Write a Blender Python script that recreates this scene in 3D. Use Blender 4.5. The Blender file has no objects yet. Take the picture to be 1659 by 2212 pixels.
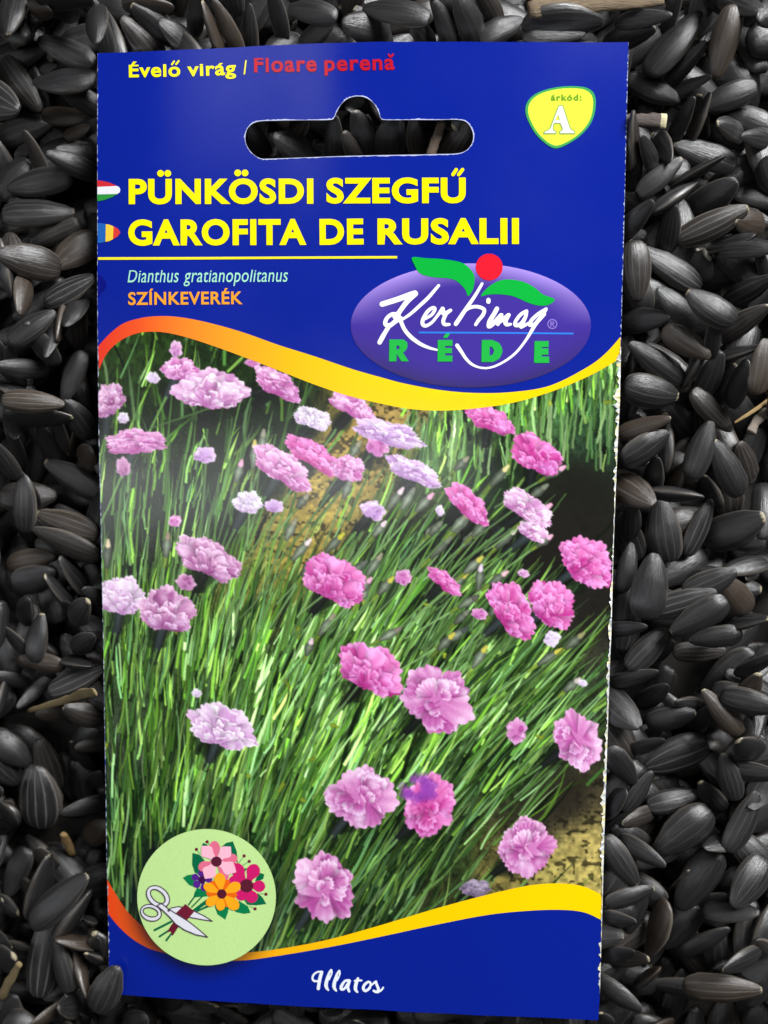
import bpy, bmesh, math, random
import numpy as np
from mathutils import Vector, Matrix, Euler
from mathutils.geometry import delaunay_2d_cdt

# ------------------------------------------------------------------ camera, world, lamps
SC = bpy.context.scene
COL = SC.collection
random.seed(7)
RNG = np.random.default_rng(7)

CAM_POS = np.array([0.01358956, 0.01536941, 0.13213897])
CAM_ROT = (-0.07282475, 0.06750535, 0.0110057)
VFOV = math.radians(62.0)
cam = bpy.data.cameras.new('camera')
cam.sensor_fit = 'VERTICAL'
cam.sensor_height = 36.0
cam.sensor_width = 27.0
cam.angle_y = VFOV
cam.lens = 18.0 / math.tan(VFOV / 2)
cam.clip_start = 0.005
cam.clip_end = 20.0
cam.dof.use_dof = True
cam.dof.focus_distance = 0.131
cam.dof.aperture_fstop = 16.0
cam_ob = bpy.data.objects.new('camera', cam)
cam_ob.location = CAM_POS
cam_ob.rotation_euler = CAM_ROT
COL.objects.link(cam_ob)
SC.camera = cam_ob

world = bpy.data.worlds.new('World')
SC.world = world
world.use_nodes = True
bg = world.node_tree.nodes['Background']
bg.inputs['Color'].default_value = (0.92, 0.96, 1.0, 1)
bg.inputs['Strength'].default_value = 0.045

def area_lamp(name, pos, target, sx, sy, power, color):
    l = bpy.data.lights.new(name, 'AREA')
    l.shape = 'RECTANGLE'
    l.size, l.size_y, l.energy, l.color = sx, sy, power, color
    o = bpy.data.objects.new(name, l)
    o.location = pos
    o.rotation_euler = (Vector(target) - Vector(pos)).to_track_quat('-Z', 'Y').to_euler()
    COL.objects.link(o)
    return o
area_lamp('window_light', (0.44, 0.56, 0.44), (0.0, 0.0, 0.0), 0.34, 0.40, 15.0, (0.985, 0.99, 1.0))
area_lamp('room_light', (-0.36, -0.02, 0.46), (0.0, 0.0, 0.0), 0.04, 1.10, 1.0, (0.95, 0.97, 1.0))
area_lamp('streak_lamp', (-0.135, 0.27, 0.46), (-0.02, 0.06, 0.0), 0.05, 0.16, 0.05, (0.95, 0.97, 1.0))  # unseen narrow lamp, added so the packet's top reflects a pale streak

SC.view_settings.view_transform = 'Standard'
SC.view_settings.look = 'None'
SC.view_settings.gamma = 1.0
SC.view_settings.exposure = 0.0
SC.view_settings.use_curve_mapping = False
SC.render.engine = 'CYCLES'

# ------------------------------------------------------------------ measuring: 1659 x 2212 sheet of the photograph -> the packet's plane
PW, PH = 1659.0, 2212.0
FPIX = PH / 2 / math.tan(VFOV / 2)
CAM_M = np.array(Euler(CAM_ROT, 'XYZ').to_matrix())

def surf(x, y):
    """height of the packet's front: nearly flat, a fold along the left side, shallow waves"""
    left = np.clip((-0.0300 - x) / 0.010, 0, 1.3)
    z = -0.00055 * left ** 1.6
    z = z + 0.00009 * np.sin(x * 230 + y * 11 + 2.0 + 0.8 * np.sin(y * 60))
    z = z - 0.00030 * np.clip((-0.0215 - x) / 0.010, 0, 1) * np.clip((-0.02 - y) / 0.03, 0, 1)
    z = z + 0.00022 * np.sin(x * 95 + y * 14 + 0.6) + 0.00012 * np.sin(x * 40 - y * 62 + 1.0)
    top = np.clip((y - 0.055) / 0.02, 0, 1.1)
    z = z + 0.00035 * top ** 2 * np.sin(x * 70 + 1.2)
    return z

def unproject(dx, dy, z=None, off=0.0):
    """points of the sheet -> world points on the packet's front (z None) or at height z"""
    dx = np.asarray(dx, float); dy = np.asarray(dy, float)
    ray = np.stack([(dx - PW / 2) / FPIX, -(dy - PH / 2) / FPIX, -np.ones_like(dx)], -1) @ CAM_M.T
    h = np.zeros_like(dx) if z is None else np.zeros_like(dx) + z
    for _ in range(1 if z is not None else 4):
        t = (h - CAM_POS[2]) / ray[..., 2]
        p = CAM_POS + ray * t[..., None]
        if z is None:
            h = surf(p[..., 0], p[..., 1]) + off
    if z is None:
        p[..., 2] = h
    return p

# ------------------------------------------------------------------ materials
def lin(c):
    c = np.asarray(c, float) / 255.0
    return np.where(c <= 0.04045, c / 12.92, ((c + 0.055) / 1.055) ** 2.4)

MATS = {}
def base_mat(name):
    m = bpy.data.materials.new(name)
    m.use_nodes = True
    return m, m.node_tree, m.node_tree.nodes['Principled BSDF']

def node(t, kind, **kw):
    n = t.nodes.new(kind)
    for k, v in kw.items():
        setattr(n, k, v)
    return n

def mth(t, op, a, b=None, c=None, clamp=False):
    n = t.nodes.new('ShaderNodeMath'); n.operation = op; n.use_clamp = clamp
    for i, v in enumerate((a, b, c)):
        if v is None: continue
        if isinstance(v, (int, float)): n.inputs[i].default_value = v
        else: t.links.new(v, n.inputs[i])
    return n.outputs[0]

def mixc(t, f, a, b, mode='MIX'):
    n = t.nodes.new('ShaderNodeMix'); n.data_type = 'RGBA'; n.blend_type = mode
    for sock, v in ((n.inputs[0], f), (n.inputs[6], a), (n.inputs[7], b)):
        if isinstance(v, (int, float)): sock.default_value = v
        elif isinstance(v, (tuple, list)): sock.default_value = tuple(v) + ((1,) if len(v) == 3 else ())
        else: t.links.new(v, sock)
    return n.outputs[2]

def paper_finish(t, b, rough):
    """the laminate: a faint tooth in the paper and slightly uneven gloss"""
    tc = node(t, 'ShaderNodeTexCoord')
    geo = node(t, 'ShaderNodeNewGeometry')
    n1 = node(t, 'ShaderNodeTexNoise'); n1.inputs['Scale'].default_value = 2600; n1.inputs['Detail'].default_value = 2
    n2 = node(t, 'ShaderNodeTexNoise'); n2.inputs['Scale'].default_value = 60; n2.inputs['Detail'].default_value = 3
    t.links.new(geo.outputs['Position'], n1.inputs['Vector']); t.links.new(geo.outputs['Position'], n2.inputs['Vector'])
    bp = node(t, 'ShaderNodeBump'); bp.inputs['Strength'].default_value = 0.10; bp.inputs['Distance'].default_value = 0.00006
    t.links.new(n1.outputs['Fac'], bp.inputs['Height']); t.links.new(bp.outputs['Normal'], b.inputs['Normal'])
    r = mth(t, 'ADD', mth(t, 'MULTIPLY', n2.outputs['Fac'], 0.16), rough - 0.08)
    t.links.new(r, b.inputs['Roughness'])
    b.inputs['Specular IOR Level'].default_value = 0.5
    return n1, n2

def ink(rgb, rough=0.19):
    key = ('ink',) + tuple(rgb)
    if key in MATS: return MATS[key]
    m, t, b = base_mat('printed_ink_%d_%d_%d' % tuple(rgb))
    n1, n2 = paper_finish(t, b, rough)
    c = lin(rgb)
    v = mth(t, 'ADD', mth(t, 'MULTIPLY', n1.outputs['Fac'], 0.16), 0.92)
    hs = node(t, 'ShaderNodeHueSaturation'); hs.inputs['Color'].default_value = tuple(c) + (1,)
    t.links.new(v, hs.inputs['Value']); t.links.new(hs.outputs['Color'], b.inputs['Base Color'])
    MATS[key] = m
    return m

def ink_vcol(name, alpha=False, rough=0.19):
    if name in MATS: return MATS[name]
    m, t, b = base_mat(name)
    paper_finish(t, b, rough)
    a = node(t, 'ShaderNodeAttribute', attribute_name='print')
    t.links.new(a.outputs['Color'], b.inputs['Base Color'])
    if alpha: t.links.new(a.outputs['Alpha'], b.inputs['Alpha'])
    MATS[name] = m
    return m

# ------------------------------------------------------------------ objects
def tag(o, label=None, cat=None, group=None, kind=None):
    for k, v in (('label', label), ('category', cat), ('group', group), ('kind', kind)):
        if v: o[k] = v
    return o

def empty(name, loc=(0, 0, 0)):
    o = bpy.data.objects.new(name, None)
    o.empty_display_size = 0.01
    o.location = loc
    COL.objects.link(o)
    return o

def mesh_obj(name, verts, faces, mat, parent=None, smooth=False):
    me = bpy.data.meshes.new(name)
    me.from_pydata([tuple(map(float, v)) for v in verts], [], [tuple(map(int, f)) for f in faces])
    if smooth: me.polygons.foreach_set('use_smooth', np.ones(len(me.polygons), bool))
    me.update()
    if mat: me.materials.append(mat)
    o = bpy.data.objects.new(name, me)
    COL.objects.link(o)
    if parent: o.parent = parent
    return o

def set_vcol(o, cols):
    a = o.data.color_attributes.new('print', 'FLOAT_COLOR', 'POINT')
    c = np.asarray(cols, np.float32)
    if c.shape[1] == 3: c = np.concatenate([c, np.ones((len(c), 1), np.float32)], 1)
    a.data.foreach_set('color', c.ravel())

LAYER = 1.6e-5

def inside(P, poly):
    x, y = P[:, 0], P[:, 1]
    r = np.zeros(len(P), bool)
    n = len(poly)
    for i in range(n):
        x1, y1 = poly[i]; x2, y2 = poly[(i + 1) % n]
        if y1 == y2: continue
        c = ((y1 > y) != (y2 > y)) & (x < (x2 - x1) * (y - y1) / (y2 - y1) + x1)
        r ^= c
    return r

def curve(pts, n=6, closed=True):
    """Catmull-Rom through the points"""
    P = np.asarray(pts, float); m = len(P); out = []
    for i in range(m if closed else m - 1):
        if closed: a, b, c, d = P[(i - 1) % m], P[i], P[(i + 1) % m], P[(i + 2) % m]
        else: a, b, c, d = P[max(i - 1, 0)], P[i], P[i + 1], P[min(i + 2, m - 1)]
        for k in range(n):
            t = k / n
            out.append(0.5 * (2 * b + (c - a) * t + (2 * a - 5 * b + 4 * c - d) * t * t + (3 * b - a - 3 * c + d) * t ** 3))
    if not closed: out.append(P[-1])
    return np.array(out)

def tri_region(outline, holes=(), step=40.0):
    """triangles filling an outline with holes, with inner points so that the sheet can bend"""
    def dense(L, d=14.0):
        L = np.asarray(L, float); out = []
        for i in range(len(L)):
            p, q_ = L[i], L[(i + 1) % len(L)]
            for k in range(max(1, int(np.ceil(np.hypot(*(q_ - p)) / d)))): out.append(p + (q_ - p) * k / max(1, int(np.ceil(np.hypot(*(q_ - p)) / d))))
        return np.array(out)
    loops = [dense(outline)] + [dense(h) for h in holes]
    vs, es = [], []
    for L in loops:
        b = len(vs); vs += [tuple(p) for p in L]
        es += [(b + i, b + (i + 1) % len(L)) for i in range(len(L))]
    if step:
        lo, hi = loops[0].min(0), loops[0].max(0)
        gx, gy = np.meshgrid(np.arange(lo[0] + step / 2, hi[0], step), np.arange(lo[1] + step / 2, hi[1], step))
        G = np.stack([gx.ravel(), gy.ravel()], 1)
        if len(G):
            ok = inside(G, loops[0])
            for h in loops[1:]: ok &= ~inside(G, h)
            vs += [tuple(p) for p in G[ok]]
    v2, e2, f2 = delaunay_2d_cdt([Vector(v) for v in vs], es, [], 0, 1e-4)[:3]
    V = np.array([tuple(v) for v in v2]); F = np.array([tuple(f)[:3] for f in f2])
    cen = V[F].mean(1)
    ok = inside(cen, loops[0])
    for h in loops[1:]: ok &= ~inside(cen, h)
    F = F[ok]
    a = V[F]
    area = (a[:, 1, 0] - a[:, 0, 0]) * (a[:, 2, 1] - a[:, 0, 1]) - (a[:, 1, 1] - a[:, 0, 1]) * (a[:, 2, 0] - a[:, 0, 0])
    F[area > 0] = F[area > 0][:, ::-1]          # y runs down the sheet: faces look up
    return V, F

def print_poly(name, outline, layer, mat, parent, holes=(), step=40.0, colors=None):
    V, F = tri_region(outline, holes, step)
    o = mesh_obj(name, unproject(V[:, 0], V[:, 1], off=layer * LAYER), F, mat, parent)
    if colors is not None: set_vcol(o, colors(V))
    return o

def contour_mesh(name, F, xs, ys, layer, mat, parent):
    """ink shape from a field (inside > 0): marching squares, clean outline, no overlaps"""
    ny, nx = F.shape
    verts, idx, faces = [], {}, []
    def corner(j, i):
        k = (j, i)
        if k not in idx: idx[k] = len(verts); verts.append((xs[i], ys[j]))
        return idx[k]
    def cross(j1, i1, j2, i2):
        k = (min((j1, i1), (j2, i2)), max((j1, i1), (j2, i2)))
        if k not in idx:
            a, b = F[j1, i1], F[j2, i2]; t = a / (a - b)
            idx[k] = len(verts); verts.append((xs[i1] + (xs[i2] - xs[i1]) * t, ys[j1] + (ys[j2] - ys[j1]) * t))
        return idx[k]
    ins = F > 0
    act = ins[:-1, :-1] | ins[1:, :-1] | ins[:-1, 1:] | ins[1:, 1:]
    for j, i in zip(*np.nonzero(act)):
        ring = [(j, i), (j + 1, i), (j + 1, i + 1), (j, i + 1)]
        poly = []
        for q in range(4):
            a, b = ring[q], ring[(q + 1) % 4]
            if ins[a]: poly.append(corner(*a))
            if ins[a] != ins[b]: poly.append(cross(*a, *b))
        if len(poly) >= 3: faces.append(poly)
    V = np.array(verts)
    return mesh_obj(name, unproject(V[:, 0], V[:, 1], off=layer * LAYER), faces, mat, parent)

def brush(name, strokes, layer, mat, parent, step=1.1):
    """strokes: lists of (x, y, width) on the sheet, drawn as one inked shape"""
    S = [curve(np.array(s, float), 5, False) if len(s) > 2 else np.array(s, float) for s in strokes]
    A = np.concatenate(S); pad = A[:, 2].max() + 3
    xs = np.arange(A[:, 0].min() - pad, A[:, 0].max() + pad, step); ys = np.arange(A[:, 1].min() - pad, A[:, 1].max() + pad, step)
    X, Y = np.meshgrid(xs, ys); F = np.full(X.shape, -9.0)
    for s in S:
        if len(s) == 1:
            F = np.maximum(F, s[0, 2] / 2 - np.hypot(X - s[0, 0], Y - s[0, 1])); continue
        for (x0, y0, w0), (x1, y1, w1) in zip(s[:-1], s[1:]):
            r = max(w0, w1) + 3
            i0, i1 = np.searchsorted(xs, [min(x0, x1) - r, max(x0, x1) + r]); j0, j1 = np.searchsorted(ys, [min(y0, y1) - r, max(y0, y1) + r])
            sx, sy = X[j0:j1, i0:i1], Y[j0:j1, i0:i1]
            dx, dy = x1 - x0, y1 - y0
            t = np.clip(((sx - x0) * dx + (sy - y0) * dy) / max(dx * dx + dy * dy, 1e-9), 0, 1)
            f = (w0 + (w1 - w0) * t) / 2 - np.hypot(sx - x0 - dx * t, sy - y0 - dy * t)
            F[j0:j1, i0:i1] = np.maximum(F[j0:j1, i0:i1], f)
    return contour_mesh(name, F, xs, ys, layer, mat, parent)

def text_mesh(body, off, shear, spacing):
    c = bpy.data.curves.new('lettering', 'FONT')
    c.body = body; c.offset = off; c.shear = shear; c.resolution_u = 5; c.space_character = spacing
    o = bpy.data.objects.new('lettering', c)
    COL.objects.link(o)
    dg = bpy.context.evaluated_depsgraph_get()
    me = bpy.data.meshes.new_from_object(o.evaluated_get(dg))
    V = np.zeros(len(me.vertices) * 3); me.vertices.foreach_get('co', V)
    F = [tuple(p.vertices) for p in me.polygons]
    bpy.data.objects.remove(o); bpy.data.curves.remove(c); bpy.data.meshes.remove(me)
    return V.reshape(-1, 3), F
CAPH = text_mesh('H', 0, 0, 1)[0][:, 1].max()

def lettering(name, body, x0, y0, x1, y1, cap, layer, rgb, parent, off=0.02, shear=0.0, spacing=1.0, tall=False):
    """a word from (x0, y0) to (x1, y1) on its base line, capitals cap high"""
    V, F = text_mesh(body, off, shear, spacing)
    u = (V[:, 0] - V[:, 0].min()) / np.ptp(V[:, 0])
    h = (V[:, 1] + off) / (CAPH + 2 * off) * cap
    if tall: h = np.where(h < 0, h, np.where(h < .66 * cap, h * (.77 / .66), np.where(h < cap, cap * .77 + (h - .66 * cap) * (.23 / .34), h)))
    ang = math.atan2(y1 - y0, x1 - x0)
    X = x0 + u * (x1 - x0) + h * math.sin(ang); Y = y0 + u * (y1 - y0) - h * math.cos(ang)
    return mesh_obj(name, unproject(X, Y, off=layer * LAYER), F, ink(rgb), parent)

# ------------------------------------------------------------------ the packet: paper sheets
packet = empty('seed_packet', (0, 0, -0.0006))
tag(packet, 'blue paper seed packet with yellow lettering and a photo of pink carnations', 'seed packet')
BLUE = (6, 31, 143)
left_edge = [(211, 115), (210.4, 300), (210.4, 500), (210.6, 676), (212, 820), (213.5, 947), (217, 1081), (220.5, 1262), (223.3, 1397),
             (226, 1560), (228.6, 1711), (230, 1825), (233, 1941), (235.5, 2077), (238, 2147)]
right_edge = [(1357.5, 91), (1353.5, 250), (1349.5, 418), (1347, 518), (1341.6, 721), (1338, 880), (1335.5, 922), (1326, 1148), (1320.5, 1352),
              (1317.5, 1420), (1313, 1553), (1308.6, 1689), (1304.5, 1815), (1300.7, 1959), (1295.5, 2140), (1292.5, 2204)]
top_edge = [(426, 106.5), (514, 102), (657, 95), (823, 90.5), (1000, 90.5), (1180, 91)]
bottom_edge = [(1080, 2194.5), (878, 2185.5), (656, 2174), (537, 2167), (378, 2157)]
outline = curve(left_edge[::-1], 4, False).tolist() + curve([left_edge[0]] + top_edge + [right_edge[0]], 4, False)[1:-1].tolist() \
        + curve(right_edge, 5, False).tolist() + curve([right_edge[-1]] + bottom_edge + [left_edge[-1]], 4, False)[1:-1].tolist()
outline = np.array(outline)
rj = np.random.default_rng(3)
outline = outline + rj.normal(0, 0.35, outline.shape)
hole_pts = [(530, 296), (536, 276), (556, 263), (600, 260.5), (660, 259.5), (712, 259), (722, 254), (727, 243), (738, 224), (754, 212), (773, 208),
            (792, 212), (808, 224), (818, 243), (822, 254), (831, 259), (880, 259), (940, 259), (992, 259), (1012, 268), (1022, 291), (1017, 314),
            (995, 330), (940, 333), (860, 334.5), (760, 336.5), (660, 340), (590, 342.5), (563, 342), (545, 331), (533, 314)]
hole = curve(hole_pts, 4, True)

V, F = tri_region(outline, [hole], 26.0)
front = mesh_obj('front_panel', unproject(V[:, 0], V[:, 1]), F, ink(BLUE), packet, smooth=True)
Vb = unproject(V[:, 0], V[:, 1], off=-0.00055)
back = mesh_obj('back_panel', Vb, F[:, ::-1], ink((225, 225, 220)), packet, smooth=True)

def rim(name, loop, off0, off1, mat, parent, closed=True):
    a = unproject(loop[:, 0], loop[:, 1], off=off0); b = unproject(loop[:, 0], loop[:, 1], off=off1)
    n = len(loop)
    return mesh_obj(name, np.concatenate([a, b]), [(i, n + i, n + (i + 1) % n, (i + 1) % n) for i in range(n)], mat, parent)
rim('outer_edge', outline, -2e-6, -0.00055, ink((205, 208, 220)), packet)
rim('hole_edge', hole, -2e-6, -0.00055, ink((225, 228, 240)), packet)

def edge_strip(name, loop, widths, layer, mat, parent, cols=None, side=1.0, closed=False, zj=0.0):
    """a narrow strip of bare paper along a line; widths per point, to the inside of the line"""
    L = np.asarray(loop, float); n = len(L)
    if closed: T = np.roll(L, -1, 0) - np.roll(L, 1, 0)
    else: T = np.gradient(L, axis=0)
    T /= np.linalg.norm(T, axis=1)[:, None] + 1e-9
    N = np.stack([-T[:, 1], T[:, 0]], 1) * side
    I = L + N * np.asarray(widths)[:, None]
    a = unproject(L[:, 0], L[:, 1], off=layer * LAYER); b = unproject(I[:, 0], I[:, 1], off=layer * LAYER)
    if zj: b[:, 2] += np.abs(rj.normal(0, zj, n)); a[:, 2] += np.abs(rj.normal(0, zj, n)) * 0.6
    m = n if closed else n - 1
    F = []
    for i in range(m):
        k = (i + 1) % n
        F.append((i, k, n + k, n + i) if side > 0 else (i, n + i, n + k, k))
    o = mesh_obj(name, np.concatenate([a, b]), F, mat, parent)
    if cols is not None: set_vcol(o, cols)
    return o

# bare white paper where the hang hole is punched
hl = curve(hole_pts, 12, True)
hw = 1.6 + 1.1 * np.abs(rj.normal(0, 1, len(hl)))
hw *= np.interp(np.arange(len(hl)), np.linspace(0, len(hl), 40), rj.uniform(0.15, 1.2, 40))
edge_strip('punched_paper_rim', hl, hw, 1, ink((190, 196, 228)), packet, side=-1.0, closed=True)

# ------------------------------------------------------------------ printed photograph of carnations (a flat print: colour of the ink only)
X0, Y0, X1, Y1, CS = 205.0, 690.0, 1345.0, 2085.0, 0.62
CW, CH = int((X1 - X0) * CS), int((Y1 - Y0) * CS)
gx, gy = np.meshgrid(X0 + (np.arange(CW) + .5) / CS, Y0 + (np.arange(CH) + .5) / CS)
pr = np.random.default_rng(21)
def vnoise(cell, ax=1.0):
    h, w = int(CH / cell) + 3, int(CW / (cell * ax)) + 3
    g = pr.random((h, w))
    yy = np.arange(CH) / cell; xx = np.arange(CW) / (cell * ax)
    j = yy.astype(int); i = xx.astype(int); fy = (yy - j)[:, None]; fx = (xx - i)[None]
    fy = fy * fy * (3 - 2 * fy); fx = fx * fx * (3 - 2 * fx)
    a = g[j][:, i]; b = g[j][:, i + 1]; c = g[j + 1][:, i]; d = g[j + 1][:, i + 1]
    return (a * (1 - fx) + b * fx) * (1 - fy) + (c * (1 - fx) + d * fx) * fy
tone = [  # x, y, ground colour, how grassy, how bright the blades
 (260,740,(56,92,32),.7,.85),(480,760,(42,72,26),.6,.72),(330,950,(38,62,26),.7,.75),(600,900,(30,54,26),.5,.6),(540,1010,(30,48,26),.5,.7),
 (780,960,(142,120,58),.08,.8),(700,1060,(150,130,62),.06,.8),(620,1170,(138,122,58),.12,.8),(560,1290,(110,110,52),.45,.85),
 (870,905,(135,112,62),.3,.95),(950,960,(66,98,50),.8,1.05),(1100,880,(84,126,66),.95,1.15),(1270,865,(64,104,58),.9,1.0),(1300,930,(36,60,40),.5,.7),
 (1050,1000,(36,62,34),.6,.75),(1250,1050,(46,46,38),.03,.45),(1230,1150,(52,48,42),.02,.45),(1150,1200,(44,42,36),.08,.6),(1290,1330,(52,48,42),.05,.5),(1290,1420,(52,52,42),.12,.55),
 (1230,1470,(44,58,34),.45,.7),(850,1180,(46,60,36),.6,.85),(980,1200,(36,40,32),.3,.8),(300,1150,(36,56,28),.75,.9),(450,1100,(30,54,26),.7,.8),
 (500,1400,(58,92,38),1,.98),(280,1450,(58,80,48),.85,.85),(300,1600,(56,66,50),.6,.75),(700,1400,(62,100,38),1,1.02),(650,1600,(58,104,32),1,1.02),
 (350,1700,(32,70,26),1,.8),(850,1600,(56,100,36),1,1.02),(1000,1400,(38,64,32),.85,.9),(1150,1480,(44,72,34),.85,.9),
 (1100,1650,(40,62,28),.75,.9),(1215,1740,(36,32,27),.03,.5),(1150,1780,(38,36,28),.2,.6),(950,1850,(32,52,24),.65,.65),(800,1850,(24,54,22),.85,.65),(500,1760,(32,76,24),1,.85),
 (1250,1830,(168,152,86),0,.9),(1200,1880,(150,138,76),0,.9),(1090,1885,(112,102,54),.08,.8),(960,1930,(50,54,30),.3,.6),(620,1980,(22,48,20),.8,.55),(760,1980,(24,46,20),.7,.55),
 (270,1880,(28,50,24),.5,.65),(420,2000,(24,40,20),.5,.6)]
TX = np.array([[a[0], a[1]] for a in tone], float); TC = np.array([a[2] for a in tone], float); TG = np.array([a[3] for a in tone]); TB = np.array([a[4] for a in tone])
for k_, a_ in enumerate(tone):                       # the upper half is mostly deep shade between single stems
    if a_[1] < 1340 and a_[2][0] < 100 and not (a_[0] > 930 and a_[1] < 970):
        TG[k_] *= .42; TC[k_] *= .62
    elif a_[2][0] > 100: TC[k_] *= 1.06
def field(x, y, vals, s=62.0):
    x = np.asarray(x, float); y = np.asarray(y, float)
    num = 0; den = 1e-9
    for (px, py), v in zip(TX, vals):
        w = 1.0 / (1.0 + ((x - px) ** 2 + (y - py) ** 2) / s ** 2) ** 2.5
        num = num + (w[..., None] * v if np.ndim(v) else w * v); den = den + w
    return num / (den[..., None] if np.ndim(vals[0]) else den)
q = 6
low = field(gx[::q, ::q], gy[::q, ::q], TC)
rep = np.repeat(np.repeat(low, q, 0), q, 1)[:CH, :CW]
IMG = rep.copy()
mot = vnoise(9, .6) * .5 + vnoise(4, .6) * .35 + vnoise(2, .7) * .3
IMG *= (0.35 + 1.1 * mot)[..., None]
sandy = np.clip((rep[..., 0] - rep[..., 1] + 8) / 18, 0, 1)
spk = (vnoise(3.2, 1.3) * .6 + vnoise(7, 1.4) * .55)
spk = np.clip((spk - .36) / .12, 0, 1)
IMG = IMG * (1 - sandy[..., None]) + (rep * (0.85 + 0.5 * vnoise(5)[..., None]) * (.42 + .58 * spk)[..., None]) * sandy[..., None]
soil = np.clip((52 - rep.max(-1)) / 10, 0, 1) * np.clip((gx - 900) / 150, 0, 1)
IMG = IMG * (1 - .8 * soil[..., None]) + rep * .95 * .8 * soil[..., None]

def stroke(pts, w0, w1, col, alpha=1.0, core=0.0, wmid=None):
    """a tapered brush stroke into the print; pts on the sheet"""
    p = (np.asarray(pts, float) - (X0, Y0)) * CS
    r = max(w0, w1, wmid or 0) * CS / 2 + 1.5
    i0, j0 = np.floor(p.min(0) - r).astype(int); i1, j1 = np.ceil(p.max(0) + r).astype(int)
    i0, j0, i1, j1 = max(i0, 0), max(j0, 0), min(i1, CW), min(j1, CH)
    if i1 <= i0 or j1 <= j0: return
    xs = np.arange(i0, i1)[None] + .5; ys = np.arange(j0, j1)[:, None] + .5
    best = np.full((j1 - j0, i1 - i0), -9.0)
    n = len(p) - 1
    for k in range(n):
        (ax, ay), (bx, by) = p[k], p[k + 1]
        dx, dy = bx - ax, by - ay
        t = np.clip(((xs - ax) * dx + (ys - ay) * dy) / max(dx * dx + dy * dy, 1e-6), 0, 1)
        tt = (k + t) / n
        wd = w0 + (w1 - w0) * tt if wmid is None else np.where(tt < .5, w0 + (wmid - w0) * tt * 2, wmid + (w1 - wmid) * (tt * 2 - 1))
        best = np.maximum(best, wd * CS / 2 - np.hypot(xs - ax - dx * t, ys - ay - dy * t))
    a = np.clip(best + .5, 0, 1) * alpha
    c = np.asarray(col, float)
    sh = 1.0 + core * (np.clip(best / max(max(w0, w1, wmid or 0) * CS / 2, .5), 0, 1) - .5)
    IMG[j0:j1, i0:i1] = IMG[j0:j1, i0:i1] * (1 - a[..., None]) + c * sh[..., None] * a[..., None]

def lean(x, y):
    a = np.interp(x, [220, 400, 600, 900, 1250], [1, 9, 22, 34, 47])
    if y < 1060 and x > 880: a = 4 + pr.normal(0, 5)
    if y < 1000 and x < 640: a = a + pr.normal(0, 16)
    return a
CLUMP = vnoise(44, .55) * .65 + vnoise(17, .5) * .35
GREENS = [(118, 160, 104), (146, 188, 120), (126, 174, 92), (92, 140, 84), (104, 150, 52), (76, 124, 38), (126, 170, 72), (58, 98, 32), (108, 152, 80), (142, 178, 88), (90, 136, 42), (64, 106, 46), (112, 158, 56)]
def grass(n, dark):
    bx = pr.uniform(X0 - 60, X1 + 20, n); by = pr.uniform(Y0 - 10, Y1 + 60, n)
    dens = field(bx, by, TG); br = field(bx, by, TB)
    cl = CLUMP[np.clip(((by - Y0) * CS).astype(int), 0, CH - 1), np.clip(((bx - X0) * CS).astype(int), 0, CW - 1)]
    br = br * (.66 + 1.05 * cl)
    for k in range(n):
        if pr.random() > dens[k] ** 1.3: continue
        x, y = bx[k], by[k]
        a = math.radians(lean(x, y) + pr.normal(0, 6.5)); L = pr.uniform(60, 200) * (1.0 if y > 1100 else .7)
        b = pr.normal(0, .035) * L
        dx, dy = math.sin(a), -math.cos(a)
        pts = [(x + dx * L * s + dy * b * 4 * s * (1 - s) * -1, y + dy * L * s + dx * b * 4 * s * (1 - s)) for s in (0, .25, .5, .75, 1)]
        if dark:
            c = np.array((15, 28, 13)) * pr.uniform(.5, 1.6); al = pr.uniform(.45, .9); w = pr.uniform(4, 10)
        else:
            c = np.array(GREENS[pr.integers(len(GREENS))]) * br[k] * pr.uniform(.6, 1.5); al = pr.uniform(.65, 1); w = pr.uniform(2.8, 8.0)
        stroke(pts, w, 1.0, c, al, .35, wmid=w)
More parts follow.
